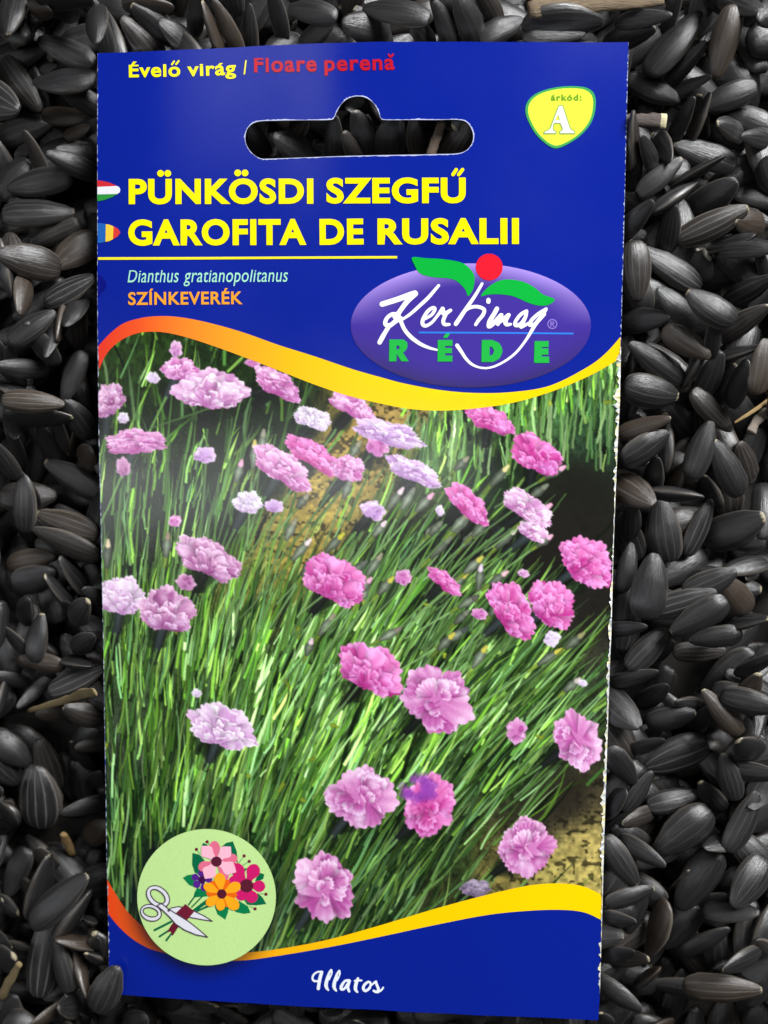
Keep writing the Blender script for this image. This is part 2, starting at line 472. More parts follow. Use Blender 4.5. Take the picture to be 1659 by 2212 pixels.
FLOWERS = [(545,785,16,11,0,'pink'),(388,800,34,29,0,'pink'),(380,757,15,19,0,'pale'),(455,845,68,48,0,'pale'),(236,868,32,38,0,'dusty'),(295,957,66,27,2,'pink'),(600,832,52,28,35,'pink'),
 (330,818,13,15,0,'white'),(266,905,13,13,0,'white'),(762,880,48,24,25,'pink'),(675,905,37,25,10,'white'),(815,965,26,26,0,'pink'),(838,938,74,26,12,'lilac'),(678,985,62,28,32,'mag'),(610,1012,64,36,36,'pink'),
 (750,1015,33,31,0,'pink'),(895,1020,58,25,30,'lilac'),(1060,908,52,28,28,'mag'),(1160,986,55,40,42,'mag'),(1010,1090,52,28,42,'mag'),(1140,1100,56,30,30,'pale'),(1150,1150,30,21,20,'pale'),
 (266,1012,16,22,0,'dusty'),(442,985,23,20,0,'lilac'),(535,1088,28,27,20,'white'),(592,1095,19,16,0,'lilac'),(805,1105,26,22,0,'lilac'),(378,1128,13,15,0,'pink'),(450,1210,66,42,32,'dusty'),
 (722,1256,66,50,44,'mag'),(1265,1217,60,50,25,'mag'),(264,1292,50,42,35,'vpale'),(402,1260,21,18,0,'dusty'),(360,1322,60,48,20,'dusty'),(1105,1320,64,42,58,'mag'),(1190,1308,54,46,45,'mag'),
 (870,1250,19,18,0,'pink'),(960,1256,38,18,36,'mag'),(1035,1326,17,13,0,'pink'),(1130,1240,13,9,0,'pale'),(1192,1380,18,17,0,'white'),(800,1448,68,54,42,'mag'),(943,1512,74,68,20,'pink'),
 (480,1573,70,48,32,'vpale'),(425,1497,10,10,0,'white'),(1115,1580,23,26,0,'pink'),(1247,1600,48,62,-8,'pink'),(950,1105,10,12,0,'white'),(1258,1475,10,8,0,'white'),(1025,1920,34,18,-10,'grey'),
 (780,1724,68,68,20,'pink'),(925,1742,56,64,10,'mag'),(1135,1832,57,60,10,'pink'),(700,1920,62,74,0,'pink')]
grass(1500, False); grass(900, True); grass(1500, False); grass(700, True); grass(2300, False); grass(420, True)
for f in FLOWERS:                                        # dark sleeves behind the blooms
    if f[2] > 24:
        a = math.radians(lean(f[0], f[1]) + 8); L = f[3] + (66 if f[1] < 1330 else 48)
        stroke([(f[0], f[1] + 6), (f[0] - math.sin(a) * L * .6, f[1] + math.cos(a) * L * .6), (f[0] - math.sin(a) * L, f[1] + math.cos(a) * L)], 28, 12, np.array([(24, 27, 26), (40, 47, 49), (20, 22, 20)][pr.integers(3)]) * pr.uniform(.7, 1.2), .9, .5)
grass(1100, False)
# longer stems leaning out of the clump
for k in range(70):
    x = pr.uniform(430, 1150); y = pr.uniform(1250, 1850); a = math.radians(lean(x, y) + pr.normal(2, 6)); L = pr.uniform(160, 360)
    c = np.array([(120, 164, 92), (96, 142, 62), (78, 118, 60), (50, 70, 40)][pr.integers(4)]) * pr.uniform(.8, 1.05)
    b = pr.normal(.02, .05) * L
    stroke([(x + math.sin(a) * L * s + b * s * (1 - s) * 4 * .5, y - math.cos(a) * L * s) for s in (0, .25, .5, .75, 1)], 5.5, 3, c, .9, .4)
for k in range(150):                                   # single pale stems, upright on the left, leaning on the right
    x = pr.uniform(225, 1120) ** 1.0; y = pr.uniform(960, 1440); L = pr.uniform(90, 240); a = math.radians(pr.normal(np.interp(x, [225, 620, 900, 1120], [2, 15, 32, 42]), 4))
    if x > 900 and y < 1150: continue
    if pr.random() > 1.6 * field(np.array([x]), np.array([y - L * .5]), TG)[0] + .25: continue
    c = np.array([(112, 152, 84), (92, 138, 62), (70, 108, 52)][pr.integers(3)]) * pr.uniform(.75, 1.05)
    stroke([(x, y), (x + math.sin(a) * L * .5, y - math.cos(a) * L * .5), (x + math.sin(a) * L, y - math.cos(a) * L)], pr.uniform(4, 8), 3, c, .9, .4)
for k in range(60):                                    # pale blades at the top right
    x = pr.uniform(900, 1330); y = pr.uniform(930, 1020) + max(0, 1150 - x) * .12; L = pr.uniform(60, 150); a = math.radians(pr.normal(3, 5))
    c = np.array([(132, 170, 104), (110, 156, 84), (150, 182, 124), (84, 130, 70)][pr.integers(4)]) * pr.uniform(.8, 1.05)
    stroke([(x, y), (x + math.sin(a) * L * .5, y - math.cos(a) * L * .5), (x + math.sin(a) * L, y - math.cos(a) * L)], 6, 4, c, .8, .3)
# buds: grey green sleeves with yellow green feet
for k in range(40):                                    # yellow green flecks
    x, y = pr.uniform(X0, X1), pr.uniform(Y0, 1750)
    if field(np.array([x]), np.array([y]), TG)[0] < .4: continue
    stroke([(x, y), (x + pr.normal(0, 8), y + pr.normal(4, 8))], 10, 6, np.array((150, 166, 44)) * pr.uniform(.7, 1.1), .8, .4)

PAL = {'pale': ((186, 108, 172), (255, 230, 250)), 'pink': ((186, 82, 160), (252, 208, 240)), 'mag': ((192, 54, 142), (252, 168, 224)), 'lilac': ((176, 124, 192), (248, 232, 254)),
       'dusty': ((160, 84, 142), (244, 206, 232)), 'white': ((206, 184, 220), (255, 252, 255)), 'vpale': ((212, 160, 212), (252, 238, 252)), 'grey': ((110, 96, 120), (172, 160, 180))}
def flower(cx, cy, rx, ry, rot, pal, side=False):
    rx, ry = rx * 1.13, ry * 1.13
    deep, pale = np.array(PAL[pal][0], float), np.array(PAL[pal][1], float)
    R = max(rx, ry) * 1.15
    i0, i1 = int(max((cx - R - X0) * CS, 0)), int(min((cx + R - X0) * CS, CW)); j0, j1 = int(max((cy - R - Y0) * CS, 0)), int(min((cy + R - Y0) * CS, CH))
    if i1 <= i0 or j1 <= j0: return
    x = gx[j0:j1, i0:i1] - cx; y = gy[j0:j1, i0:i1] - cy
    ca, sa = math.cos(math.radians(rot)), math.sin(math.radians(rot))
    u = (x * ca + y * sa) / rx; v = (-x * sa + y * ca) / ry
    soft = rx * CS * .8
    sub = IMG[j0:j1, i0:i1]
    big = rx > 30
    rad = np.hypot(u, v); ang = np.arctan2(v, u)
    k1, k2, p1, p2, p3 = pr.integers(4, 7), pr.integers(22, 34), *pr.uniform(0, 6.28, 3)
    edge0 = .86 + .07 * np.sin(2 * ang + p2) + .07 * np.sin(k1 * ang + p1) + .05 * np.sin((k1 + 4) * ang + p2) + .075 * np.abs(np.sin(k2 * .5 * ang + p3))
    sd = math.radians(90 + lean(cx, cy))                     # towards the stem, on the sheet
    cosd = np.cos(np.arctan2(y, x) - sd)
    tilt_ = 1.0 if (ry < .8 * rx or cy < 1340) else .45
    edge0 = edge0 * (1 - .30 * tilt_ * np.clip(cosd, 0, 1) ** 2)
    a0 = np.clip((edge0 - rad) * soft + .5, 0, 1)
    mixv = np.clip(.30 + .55 * rad ** 2 + .12 * np.sin(k2 * .6 * ang + p1) * rad, 0, 1)
    sub[:] = sub * (1 - a0[..., None]) + (deep + (pale - deep) * mixv[..., None]) * a0[..., None]
    spots = []
    tw = math.atan2((math.sin(sd) * ca - math.cos(sd) * sa) / ry, (math.cos(sd) * ca + math.sin(sd) * sa) / rx)     # the stem side in the bloom's own frame
    fan = big and tilt_ == 1.0
    if fan:                                              # seen from the side: petals spread from the cup
        B_ = (math.cos(tw) * .62, math.sin(tw) * .62)
        for n_, lo_, hi_, hf in ((9, 1.25, 1.6, .30), (8, .9, 1.2, .30), (6, .6, .85, .36), (4, .4, .55, .4)):
            for k in pr.permutation(n_):
                ph_ = tw + math.pi + (k / (n_ - 1) - .5) * 2.5 + pr.normal(0, .12)
                spots.append((ph_, None, pr.uniform(lo_, hi_), hf * pr.uniform(.8, 1.25)))
    elif big:
        n0 = pr.uniform(0, 6.28)
        spots += [(n0 + 6.283 * k / 6 + pr.normal(0, .3), pr.uniform(.15, .38), pr.uniform(.60, .86), pr.uniform(.5, .95)) for k in range(6)]
        spots += [(pr.uniform(0, 6.28), pr.uniform(.0, .35), pr.uniform(.40, .62), pr.uniform(.45, 1.0)) for k in range(6)]
        spots += [(pr.uniform(0, 6.28), pr.uniform(0, .2), pr.uniform(.26, .42), pr.uniform(.5, 1.1)) for k in range(3)]
    else:
        spots += [(pr.uniform(0, 6.28), pr.uniform(.1, .3), pr.uniform(.5, .75), pr.uniform(.6, .9)) for k in range(5)]
    for (ph, dd, Rp, half) in spots:
        if dd is None: ou, ov = B_[0] + pr.normal(0, .05), B_[1] + pr.normal(0, .05)
        else:
            ou, ov = math.cos(ph) * dd, math.sin(ph) * dd
            ph = ph + pr.normal(0, .45)
        du, dv = u - ou, v - ov
        rho = np.hypot(du, dv); psi = (np.arctan2(dv, du) - ph + math.pi) % (2 * math.pi) - math.pi
        f1, f2, s1 = pr.uniform(7, 11), pr.uniform(18, 28), pr.uniform(0, 6)
        edge = Rp * (1 - .07 * np.abs(np.sin(psi * f1 + s1)) - .04 * np.sin(psi * f2) - .25 * np.clip(np.abs(psi) / half, 0, 1.4) ** 3)
        wedge = np.clip((half - np.abs(psi)) * soft * np.maximum(rho, .1) + .5, 0, 1)
        d1 = edge - rho
        sh = np.clip(1 + (d1 + .0) * 9, 0, 1) * np.clip((half * 1.15 - np.abs(psi)) * 6, 0, 1) * (d1 < 0) * a0 * .22     # dark just outside the petal
        sub[:] = sub * (1 - sh[..., None] * np.array((.55, 1.0, .6)))
        a = np.clip(d1 * soft + .5, 0, 1) * wedge * np.clip((edge0 + .06 - rad) * soft + .5, 0, 1)
        s = np.clip(rho / (Rp + 1e-6), 0, 1) ** pr.uniform(1.0, 1.8)
        s = np.clip(s * pr.uniform(.35, 1.1) + .2 * np.sin(psi * f2 * .7 + s1 * 2) * s + pr.normal(0, .14), 0, 1)
        lip = np.clip(1 - np.abs(d1 - .05) * 8, 0, 1) ** 1.5 * pr.uniform(.3, 1.0) * (pr.random() > .25)
        c = deep + (pale - deep) * s[..., None]
        c = c + (np.minimum(pale * 1.06 + 8, 255) - c) * lip[..., None]
        c = c * (1 - .28 * np.clip(psi / half * (1 if pr.random() > .5 else -1), 0, 1)[..., None] ** 2)
        sub[:] = sub * (1 - a[..., None]) + c * a[..., None]
    if big:                                              # sunlit whitish patches near the rim
        for k in range(6):
            a_ = pr.uniform(0, 6.28); r_ = pr.uniform(.45, .85); w_ = pr.uniform(.10, .2)
            g_ = np.exp(-((u - math.cos(a_) * r_) ** 2 + (v - math.sin(a_) * r_) ** 2) / w_ ** 2) * a0 * pr.uniform(.3, .7)
            sub[:] = sub + (np.minimum(pale * 1.08 + 12, 255) - sub) * g_[..., None]
    dn = np.clip((x * math.cos(sd) + y * math.sin(sd)) / max(rx, ry), -1, 1)
    sub[:] = sub * (1 - (np.clip(dn + .0, 0, 1) * .40 * tilt_ * a0)[..., None] * np.array((.55, .9, .5)))
    if side:
        dk = np.clip((v - .15) * 1.2, 0, .75) * a0
        sub[:] = sub * (1 - dk[..., None]) + deep * .9 * dk[..., None]
    if big:                                              # curled pale stamens and dark folds
        for k in range(5):
            a = pr.uniform(0, 6.28); r0 = pr.uniform(.05, .5)
            px, py = cx + math.cos(a) * rx * r0, cy + math.sin(a) * ry * r0
            stroke([(px, py), (px + pr.normal(0, rx * .2), py + pr.normal(0, ry * .2))], 3.5, 1.5, pale if k % 2 else deep * .85, .8)

for f in FLOWERS:                                        # shade round the blooms and the stem below
    if f[2] > 24:
        a = math.radians(lean(f[0], f[1]) + 8); L = f[3] + 40
        for g_ in range(5):
            stroke([(f[0] - math.sin(a) * L * (.35 + .1 * g_) + pr.normal(0, 8), f[1] + math.cos(a) * L * (.35 + .1 * g_) + pr.normal(0, 6)), (f[0] - math.sin(a) * L * .8 + pr.normal(0, 8), f[1] + math.cos(a) * L * .8)], f[2] * .9, f[2] * .3, (16, 22, 15), .3)
        stroke([(f[0], f[1]), (f[0] - math.sin(a) * L * .95, f[1] + math.cos(a) * L * .95)], 26, 13, np.array([(30, 34, 33), (52, 60, 62), (26, 30, 26)][pr.integers(3)]), .9, .6)
        s0 = (f[0] - math.sin(a) * L * .95, f[1] + math.cos(a) * L * .95); L2 = pr.uniform(90, 240)
        stroke([s0, (s0[0] - math.sin(a) * L2, s0[1] + math.cos(a) * L2)], 6, 4, np.array((98, 140, 74)) * pr.uniform(.7, 1.15), .85, .4)
EXTRA = []
for k in range(34):
    x, y = pr.uniform(480, 1230), pr.uniform(960, 1430)
    EXTRA.append((x, y, np.interp(x, [225, 620, 900, 1250], [4, 26, 42, 54]) + pr.normal(0, 6), pr.uniform(40, 66), [(232, 206, 214), (206, 198, 84), (150, 146, 120), (236, 176, 206), (120, 128, 108)][pr.integers(5)]))
for (x, y, a, L, tip) in [(548,985,4,70,(214,200,110)),(566,960,6,66,(150,150,130)),(1078,1030,42,66,(226,214,150)),(1000,1130,38,70,(190,190,70)),(650,1190,42,70,(240,220,220)),
        (722,1175,44,64,(200,196,60)),(950,1185,44,74,(120,130,110)),(1036,1250,8,64,(226,208,226)),(1092,1165,46,70,(236,220,210)),(842,1370,60,60,(130,120,110)),
        (985,1372,58,66,(70,80,76)),(1185,1420,56,70,(206,196,80)),(1240,1385,50,60,(150,150,100)),(770,1230,52,58,(96,104,96)),(930,1150,40,40,(200,190,80)),
        (360,1180,6,60,(150,130,110)),(232,1200,2,70,(226,210,170)),(1075,1250,55,54,(235,190,200)),(1235,1480,50,50,(200,190,180)),(1010,1300,60,56,(90,90,84)),(880,1080,30,60,(120,126,112))] + EXTRA:
    r = math.radians(a); dx, dy = math.sin(r), -math.cos(r)
    stroke([(x - dx * L * .6, y - dy * L * .6), (x - dx * L * 1.6, y - dy * L * 1.6), (x - dx * L * 2.8, y - dy * L * 2.8)], 5.5, 4, np.array((120, 158, 96)) * pr.uniform(.7, 1.1), .85, .4)
    stroke([(x - dx * L * .75, y - dy * L * .75), (x - dx * L * .2, y - dy * L * .2)], 7, 12, np.array((112, 136, 48)) * pr.uniform(.8, 1.15), .8, .5)
    stroke([(x - dx * L * .35, y - dy * L * .35), (x, y), (x + dx * L * .35, y + dy * L * .35)], 10, 12, np.array((112, 122, 106)) * pr.uniform(.75, 1.1), .95, .8, wmid=21)
    stroke([(x + dx * L * .30, y + dy * L * .30), (x + dx * L * .46, y + dy * L * .46)], 12, 7, tip, .95, .2)
for f in FLOWERS:
    flower(*f, side=f[3] < .6 * f[2])
for k in range(34):
    a = pr.uniform(0, 6.28); r0 = pr.random() ** .5
    stroke([(903 + math.cos(a) * 34 * r0, 1702 + math.sin(a) * 28 * r0), (905 + math.cos(a) * 40 * r0, 1704 + math.sin(a) * 33 * r0)], 18, 14, np.array((140, 62, 166)) * pr.uniform(.9, 1.12), .42)
IMG *= (0.94 + 0.12 * pr.random((CH, CW, 1)))
IMG = np.clip(IMG, 4, 255)
IMG = IMG * 0.6 + 0.1 * (np.roll(IMG, 1, 0) + np.roll(IMG, -1, 0) + np.roll(IMG, 1, 1) + np.roll(IMG, -1, 1))

up1 = [(212, 748), (236, 722), (264, 700), (295.5, 689), (331, 683.4), (379, 684), (442, 695), (522, 717), (601, 745), (680.5, 770), (760, 797), (823, 815), (872, 828), (951, 842.6),
       (1030.7, 849), (1110, 846.6), (1189.4, 832.7), (1268.8, 793), (1308.4, 763), (1340.5, 727.5)]
lo1 = [(214, 799), (228, 767.5), (252, 741.7), (283.6, 724), (315.4, 717), (355, 718), (402.7, 728.6), (462, 747.7), (521.7, 769.5), (601, 800), (680.5, 831), (760, 857), (872, 881.5),
       (951, 887), (1030.7, 882), (1110, 869.6), (1189.4, 846.6), (1268.8, 814), (1320, 786), (1339, 774)]
up2 = [(231.6, 1900), (245, 1923), (268, 1959.5), (294.5, 1989), (340, 2022), (400, 2046), (470, 2058), (539, 2057), (605, 2049.5), (708, 2030), (824, 1998), (940, 1963), (1055.5, 1932), (1148, 1912),
       (1217.5, 1908.5), (1264, 1916), (1301, 1934)]
lo2 = [(234, 1974), (251.5, 1996), (278, 2022), (308, 2042), (341, 2055), (423, 2072), (516, 2075), (592.5, 2066), (708, 2046.5), (824, 2023), (940, 1998), (1055.5, 1976), (1148, 1967),
       (1217.5, 1965.5), (1264, 1971.5), (1300, 1988)]
up1, lo1, up2, lo2 = [curve(c, 5, False) for c in (up1, lo1, up2, lo2)]
le, re_ = curve(left_edge, 4, False), curve(right_edge, 4, False)
NU, NV = int(1110 * CS), int((Y1 - Y0) * CS)
yy = np.linspace(Y0 + 2, Y1 - 2, NV); xl = np.interp(yy, le[:, 1], le[:, 0]) + .4; xr = np.interp(yy, re_[:, 1], re_[:, 0]) - .4
uu = np.linspace(0, 1, NU)
GX = xl[:, None] + (xr - xl)[:, None] * uu[None]; GY = np.repeat(yy[:, None], NU, 1)
ci = np.clip(((GX - X0) * CS).astype(int), 0, CW - 1); cj = np.clip(((GY - Y0) * CS).astype(int), 0, CH - 1)
colr = lin(IMG)[cj, ci]
top_l = np.interp(GX, up1[:, 0], up1[:, 1]) * .5 + np.interp(GX, lo1[:, 0], lo1[:, 1]) * .5
bot_l = np.interp(GX, up2[:, 0], up2[:, 1]) * .5 + np.interp(GX, lo2[:, 0], lo2[:, 1]) * .5
okv = (GY > top_l) & (GY < bot_l)
ii = np.arange(NU * NV).reshape(NV, NU)
quads = np.stack([ii[:-1, :-1], ii[1:, :-1], ii[1:, 1:], ii[:-1, 1:]], -1).reshape(-1, 4)
quads = quads[okv.ravel()[quads].all(1)]
used = np.unique(quads); remap = np.full(NU * NV, -1); remap[used] = np.arange(len(used)); quads = remap[quads]
pv = unproject(GX.ravel()[used], GY.ravel()[used], off=1 * LAYER)
me = bpy.data.meshes.new('printed_photo')
me.vertices.add(len(pv)); me.vertices.foreach_set('co', pv.astype(np.float32).ravel())
me.loops.add(quads.size); me.loops.foreach_set('vertex_index', quads.astype(np.int32).ravel())
me.polygons.add(len(quads)); me.polygons.foreach_set('loop_start', np.arange(0, quads.size, 4, dtype=np.int32))
me.update(calc_edges=True); me.validate()
me.materials.append(ink_vcol('printed_photo_ink'))
photo = bpy.data.objects.new('printed_photo', me); COL.objects.link(photo); photo.parent = packet
set_vcol(photo, colr.reshape(-1, 3)[used])
tag(photo, 'printed photograph of pink carnations in green grass')

# ------------------------------------------------------------------ printed bands
def ramp(x, stops):
    xs = [s[0] for s in stops]
    return np.stack([np.interp(x, xs, [lin(s[1])[k] for s in stops]) for k in range(3)], 1)
def band(name, up, lo, stops, layer, label):
    n = max(len(up), len(lo))
    s = np.linspace(0, 1, 140)
    U = np.stack([np.interp(s, np.linspace(0, 1, len(up)), up[:, k]) for k in (0, 1)], 1)
    L = np.stack([np.interp(s, np.linspace(0, 1, len(lo)), lo[:, k]) for k in (0, 1)], 1)
    out = np.concatenate([U, L[::-1]])
    o = print_poly(name, out, layer, ink_vcol('printed_band_ink'), packet, step=22, colors=lambda V: ramp(V[:, 0], stops))
    return tag(o, label)
band('orange_band', up1, lo1, [(212, (226, 52, 34)), (300, (234, 84, 34)), (380, (240, 122, 38)), (520, (250, 164, 30)), (640, (255, 190, 16)), (800, (255, 204, 2)), (950, (255, 211, 0)), (1340, (255, 205, 6))], 2,
     'curved band fading from red to yellow above the printed photo')
band('yellow_band', up2, lo2, [(230, (236, 70, 24)), (270, (226, 84, 28)), (330, (206, 92, 36)), (480, (240, 150, 30)), (600, (255, 180, 16)), (800, (255, 206, 0)), (1300, (255, 212, 0))], 2,
     'curved band fading from red to yellow under the printed photo')

# soft printed shadow round the disc (ink with fading edge)
EC = (446.2, 1938.0); ER = (149.8, 147.2)
na, rad = 64, [.97, 1.05, 1.12, 1.2, 1.3]
al = [.75, .5, .26, .1, 0.0]
sv, scol = [], []
for r, a in zip(rad, al):
    for k in range(na):
        t = 2 * math.pi * k / na
        wgt = .25 + .75 * np.clip(.5 + .5 * math.cos(t - math.radians(130)), 0, 1)
        sv.append((EC[0] + ER[0] * r * math.cos(t), EC[1] + ER[1] * r * math.sin(t))); scol.append((.008, .010, .02, a * wgt))
sv = np.array(sv)
sf = [(q * na + k, (q + 1) * na + k, (q + 1) * na + (k + 1) % na, q * na + (k + 1) % na) for q in range(len(rad) - 1) for k in range(na)]
xlim = np.interp(sv[:, 1], le[:, 1], le[:, 0]) + 1
sv[:, 0] = np.maximum(sv[:, 0], xlim)
o = mesh_obj('printed_disc_shadow', unproject(sv[:, 0], sv[:, 1], off=3 * LAYER), sf, ink_vcol('printed_shadow_ink', alpha=True), packet)
set_vcol(o, scol)

# ------------------------------------------------------------------ lettering
YEL, RED, ORA = (255, 236, 2), (186, 22, 40), (246, 160, 40)
lettering('title_lettering', 'PUNKOSDI', 278, 441, 677, 440, 54.5, 4, YEL, packet, off=.040, spacing=1.09)
lettering('title_lettering', 'SZEGFU', 705, 439.5, 1006, 438.5, 55, 4, YEL, packet, off=.040, spacing=1.09)
lettering('title_lettering', 'GAROFITA', 277, 530.5, 662, 529, 56, 4, YEL, packet, off=.040, spacing=1.09)
lettering('title_lettering', 'DE', 690.5, 529, 785.5, 528, 56, 4, YEL, packet, off=.040, spacing=1.09)
lettering('title_lettering', 'RUSALII', 815.5, 528, 1121, 527, 56, 4, YEL, packet, off=.040, spacing=1.09)
lettering('type_lettering', 'Évelo', 278.6, 167.2, 389.6, 165.3, 27, 4, (250, 240, 20), packet, off=.024, spacing=1.08, tall=True)
lettering('type_lettering', 'virág', 405, 165, 510, 161.5, 27, 4, (250, 240, 20), packet, off=.024, spacing=1.08, tall=True)
lettering('type_lettering', '/', 526, 160.5, 537, 159, 29, 4, (246, 226, 60), packet, off=.008)
lettering('type_lettering', 'Floare', 549, 156.5, 684, 154.5, 31, 4, RED, packet, off=.026, spacing=1.12, tall=True)
lettering('type_lettering', 'perena', 701, 154, 852.5, 150.5, 30, 4, RED, packet, off=.026, spacing=1.12, tall=True)
lettering('latin_name_lettering', 'Dianthus', 275.7, 610, 386, 609.6, 26, 4, (160, 222, 198), packet, off=.002, shear=.2, spacing=1.05, tall=True)
lettering('latin_name_lettering', 'gratianopolitanus', 396.7, 609.5, 622, 608.5, 26, 4, (160, 222, 198), packet, off=.002, shear=.2, spacing=1.05, tall=True)
lettering('mixture_lettering', 'SZÍNKEVERÉK', 277, 658.8, 524, 657, 27.5, 4, ORA, packet, off=.022, spacing=1.08)
brush('letter_accent', [[(346.8, 374.5, 14.5)], [(362.4, 374.5, 14.5)], [(513.5, 373.5, 14.5)], [(529.3, 373.5, 14.5)]], 4, ink(YEL), packet, step=.6)
brush('letter_accent', [[(978.5, 377, 7.5), (985.5, 366.5, 7.5)], [(991, 377, 7.5), (999, 366.5, 7.5)]], 4, ink(YEL), packet, step=.6)
brush('letter_accent', [[(371.5, 139, 4), (376, 132.5, 4)], [(380.5, 138.5, 4), (386, 131.8, 4)]], 4, ink((250, 240, 20)), packet, step=.5)
brush('letter_accent', [[(839.5, 117.5, 4), (844, 122.5, 4.4), (849.5, 117, 4)]], 4, ink(RED), packet, step=.5)
print_poly('divider_line', [(211.5, 555.6), (420, 555.2), (640, 554), (858, 553), (858, 558.2), (640, 559), (420, 560.5), (211.5, 561.2)], 4, ink((246, 228, 40)), packet, step=30)

def Z(x0, y0, s):
    return lambda pts: [((p[0] / s + x0), (p[1] / s + y0)) + tuple(v / s for v in p[2:]) for p in pts]
# small country marks at the left edge
fz = Z(203.0, 378.5, 6.048)
fl = print_poly('flag_mark', fz([(44, 153), (302, 140), (330, 156), (345, 190), (335, 224), (305, 245), (44, 250)]), 4, ink((228, 230, 238)), packet)
tag(fl, 'red, white and green flag mark at the packet edge')
print_poly('red_stripe', fz([(44, 65), (110, 75), (200, 95), (270, 125), (302, 139), (44, 152)]), 4, ink((206, 44, 52)), fl)
print_poly('green_stripe', fz([(44, 251), (305, 246), (240, 285), (130, 325), (44, 340)]), 4, ink((44, 142, 60)), fl)
fl = print_poly('flag_mark', fz([(155, 638), (200, 645), (255, 668), (248, 835), (200, 860), (150, 870)]), 4, ink((244, 200, 62)), packet)
tag(fl, 'blue, yellow and red flag mark at the packet edge')
print_poly('blue_stripe', fz([(48, 625), (110, 628), (154, 638), (149, 870), (110, 880), (48, 890)]), 4, ink((34, 96, 178)), fl)
print_poly('red_stripe', fz([(256, 668), (310, 695), (345, 745), (310, 800), (249, 835)]), 4, ink((214, 60, 56)), fl)
print_poly('dark_blue_mark', curve([(211.6, 596), (221, 599), (229, 611), (227, 624), (218, 633), (211.8, 641)], 4), 4, ink((6, 14, 120)), packet, step=0)

# ------------------------------------------------------------------ price code badge
bz = Z(1124.7, 175.6, 9.164)
bout = np.array(curve(bz([(95, 540), (120, 440), (200, 320), (350, 220), (550, 150), (800, 105), (1050, 95), (1280, 120), (1420, 200), (1480, 320), (1485, 480), (1460, 650), (1390, 830), (1260, 1000),
        (1100, 1140), (900, 1260), (720, 1325), (580, 1290), (430, 1180), (280, 1020), (160, 810), (105, 660)]), 4))
bc = bout.mean(0)
binn = bc + (bout - bc) * .925
badge = print_poly('price_badge', binn, 4.5, ink((216, 231, 66)), packet, step=30)
tag(badge, 'yellow rounded badge with a white capital letter')
print_poly('badge_border', bout, 4, ink((62, 160, 84)), badge, holes=[binn], step=0)
lettering('badge_lettering', 'árkód:', 1124.7 + 597 / 9.164, 175.6 + 382 / 9.164, 1124.7 + 1205 / 9.164, 175.6 + 382 / 9.164, 13.5, 6, (104, 152, 34), badge, off=.035, spacing=1.2)
Apts = [(470, 1025), (470, 1012), (500, 995), (560, 970), (600, 920), (700, 650), (750, 520), (775, 490), (820, 490), (840, 530), (900, 720), (960, 900), (990, 960), (1060, 1000), (1060, 1025),
        (785, 1025), (785, 1000), (838, 970), (832, 920), (800, 850), (790, 820), (660, 820), (640, 860), (630, 930), (640, 975), (690, 1000), (690, 1025)]
Ah = [(735, 640), (690, 770), (780, 770)]
ring = [(x, y, 46) for x, y in Apts + Apts[:1]]
brush('letter_outline', [[bz([a])[0], bz([b])[0]] for a, b in zip(ring[:-1], ring[1:])], 6, ink((150, 172, 84)), badge, step=.7)
print_poly('price_letter', bz(Apts), 8, ink((240, 246, 250)), badge, holes=[bz(Ah)], step=0)

# ------------------------------------------------------------------ emblem with oval, leaves, ball and handwriting
lc, lr = np.array([1017.2, 703.0]), np.array([259.5, 134.0])
th = np.linspace(0, 2 * np.pi, 90, endpoint=False)
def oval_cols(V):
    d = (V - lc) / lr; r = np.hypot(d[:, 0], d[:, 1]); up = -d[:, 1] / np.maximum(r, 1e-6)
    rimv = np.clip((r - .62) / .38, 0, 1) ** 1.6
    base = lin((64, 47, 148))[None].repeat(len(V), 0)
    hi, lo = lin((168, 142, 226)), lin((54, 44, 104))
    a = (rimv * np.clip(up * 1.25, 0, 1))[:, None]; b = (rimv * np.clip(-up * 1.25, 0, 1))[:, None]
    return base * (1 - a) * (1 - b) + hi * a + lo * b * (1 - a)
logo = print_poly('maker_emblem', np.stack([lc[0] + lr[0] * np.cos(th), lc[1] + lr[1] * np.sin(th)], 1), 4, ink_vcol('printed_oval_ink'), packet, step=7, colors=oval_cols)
tag(logo, 'violet oval emblem with white handwriting, two green leaves and a red ball')
lz = Z(713.2, 521.2, 2.52)
GRN = (8, 172, 58)
print_poly('leaf', curve(lz([(447, 87), (520, 92), (620, 98), (720, 118), (770, 160), (786, 200), (778, 260), (750, 298), (735, 262), (690, 217), (640, 201), (560, 195), (490, 175), (460, 130)]), 4), 6, ink(GRN), logo, step=0)
print_poly('leaf', curve(lz([(820, 298), (860, 250), (920, 215), (980, 208), (1050, 220), (1110, 250), (1160, 290), (1222, 315), (1190, 345), (1140, 350), (1080, 335), (1000, 300), (920, 288), (860, 290)]), 4), 6, ink(GRN), logo, step=0)
print_poly('ball', np.stack([1056.9 + 29 * np.cos(th), 576.8 + 28.8 * np.sin(th)], 1), 7, ink((232, 26, 46)), logo, step=15)
print_poly('underline', lz([(482, 492), (900, 494), (1325, 498), (1325, 507), (900, 503), (482, 501)]), 6, ink((44, 126, 236)), logo, step=30)
kz, mz = Z(768.0, 592.5, 5.04), Z(1042.3, 592.5, 6.048)
LG = ink((34, 176, 68))
print_poly('block_letter', kz([(368, 710), (520, 710), (562, 740), (566, 790), (545, 832), (515, 850), (580, 948), (500, 948), (450, 870), (445, 870), (445, 948), (365, 948)]), 8, LG, logo, holes=[kz([(445, 775), (475, 778), (481, 800), (465, 820), (445, 820)])], step=0)
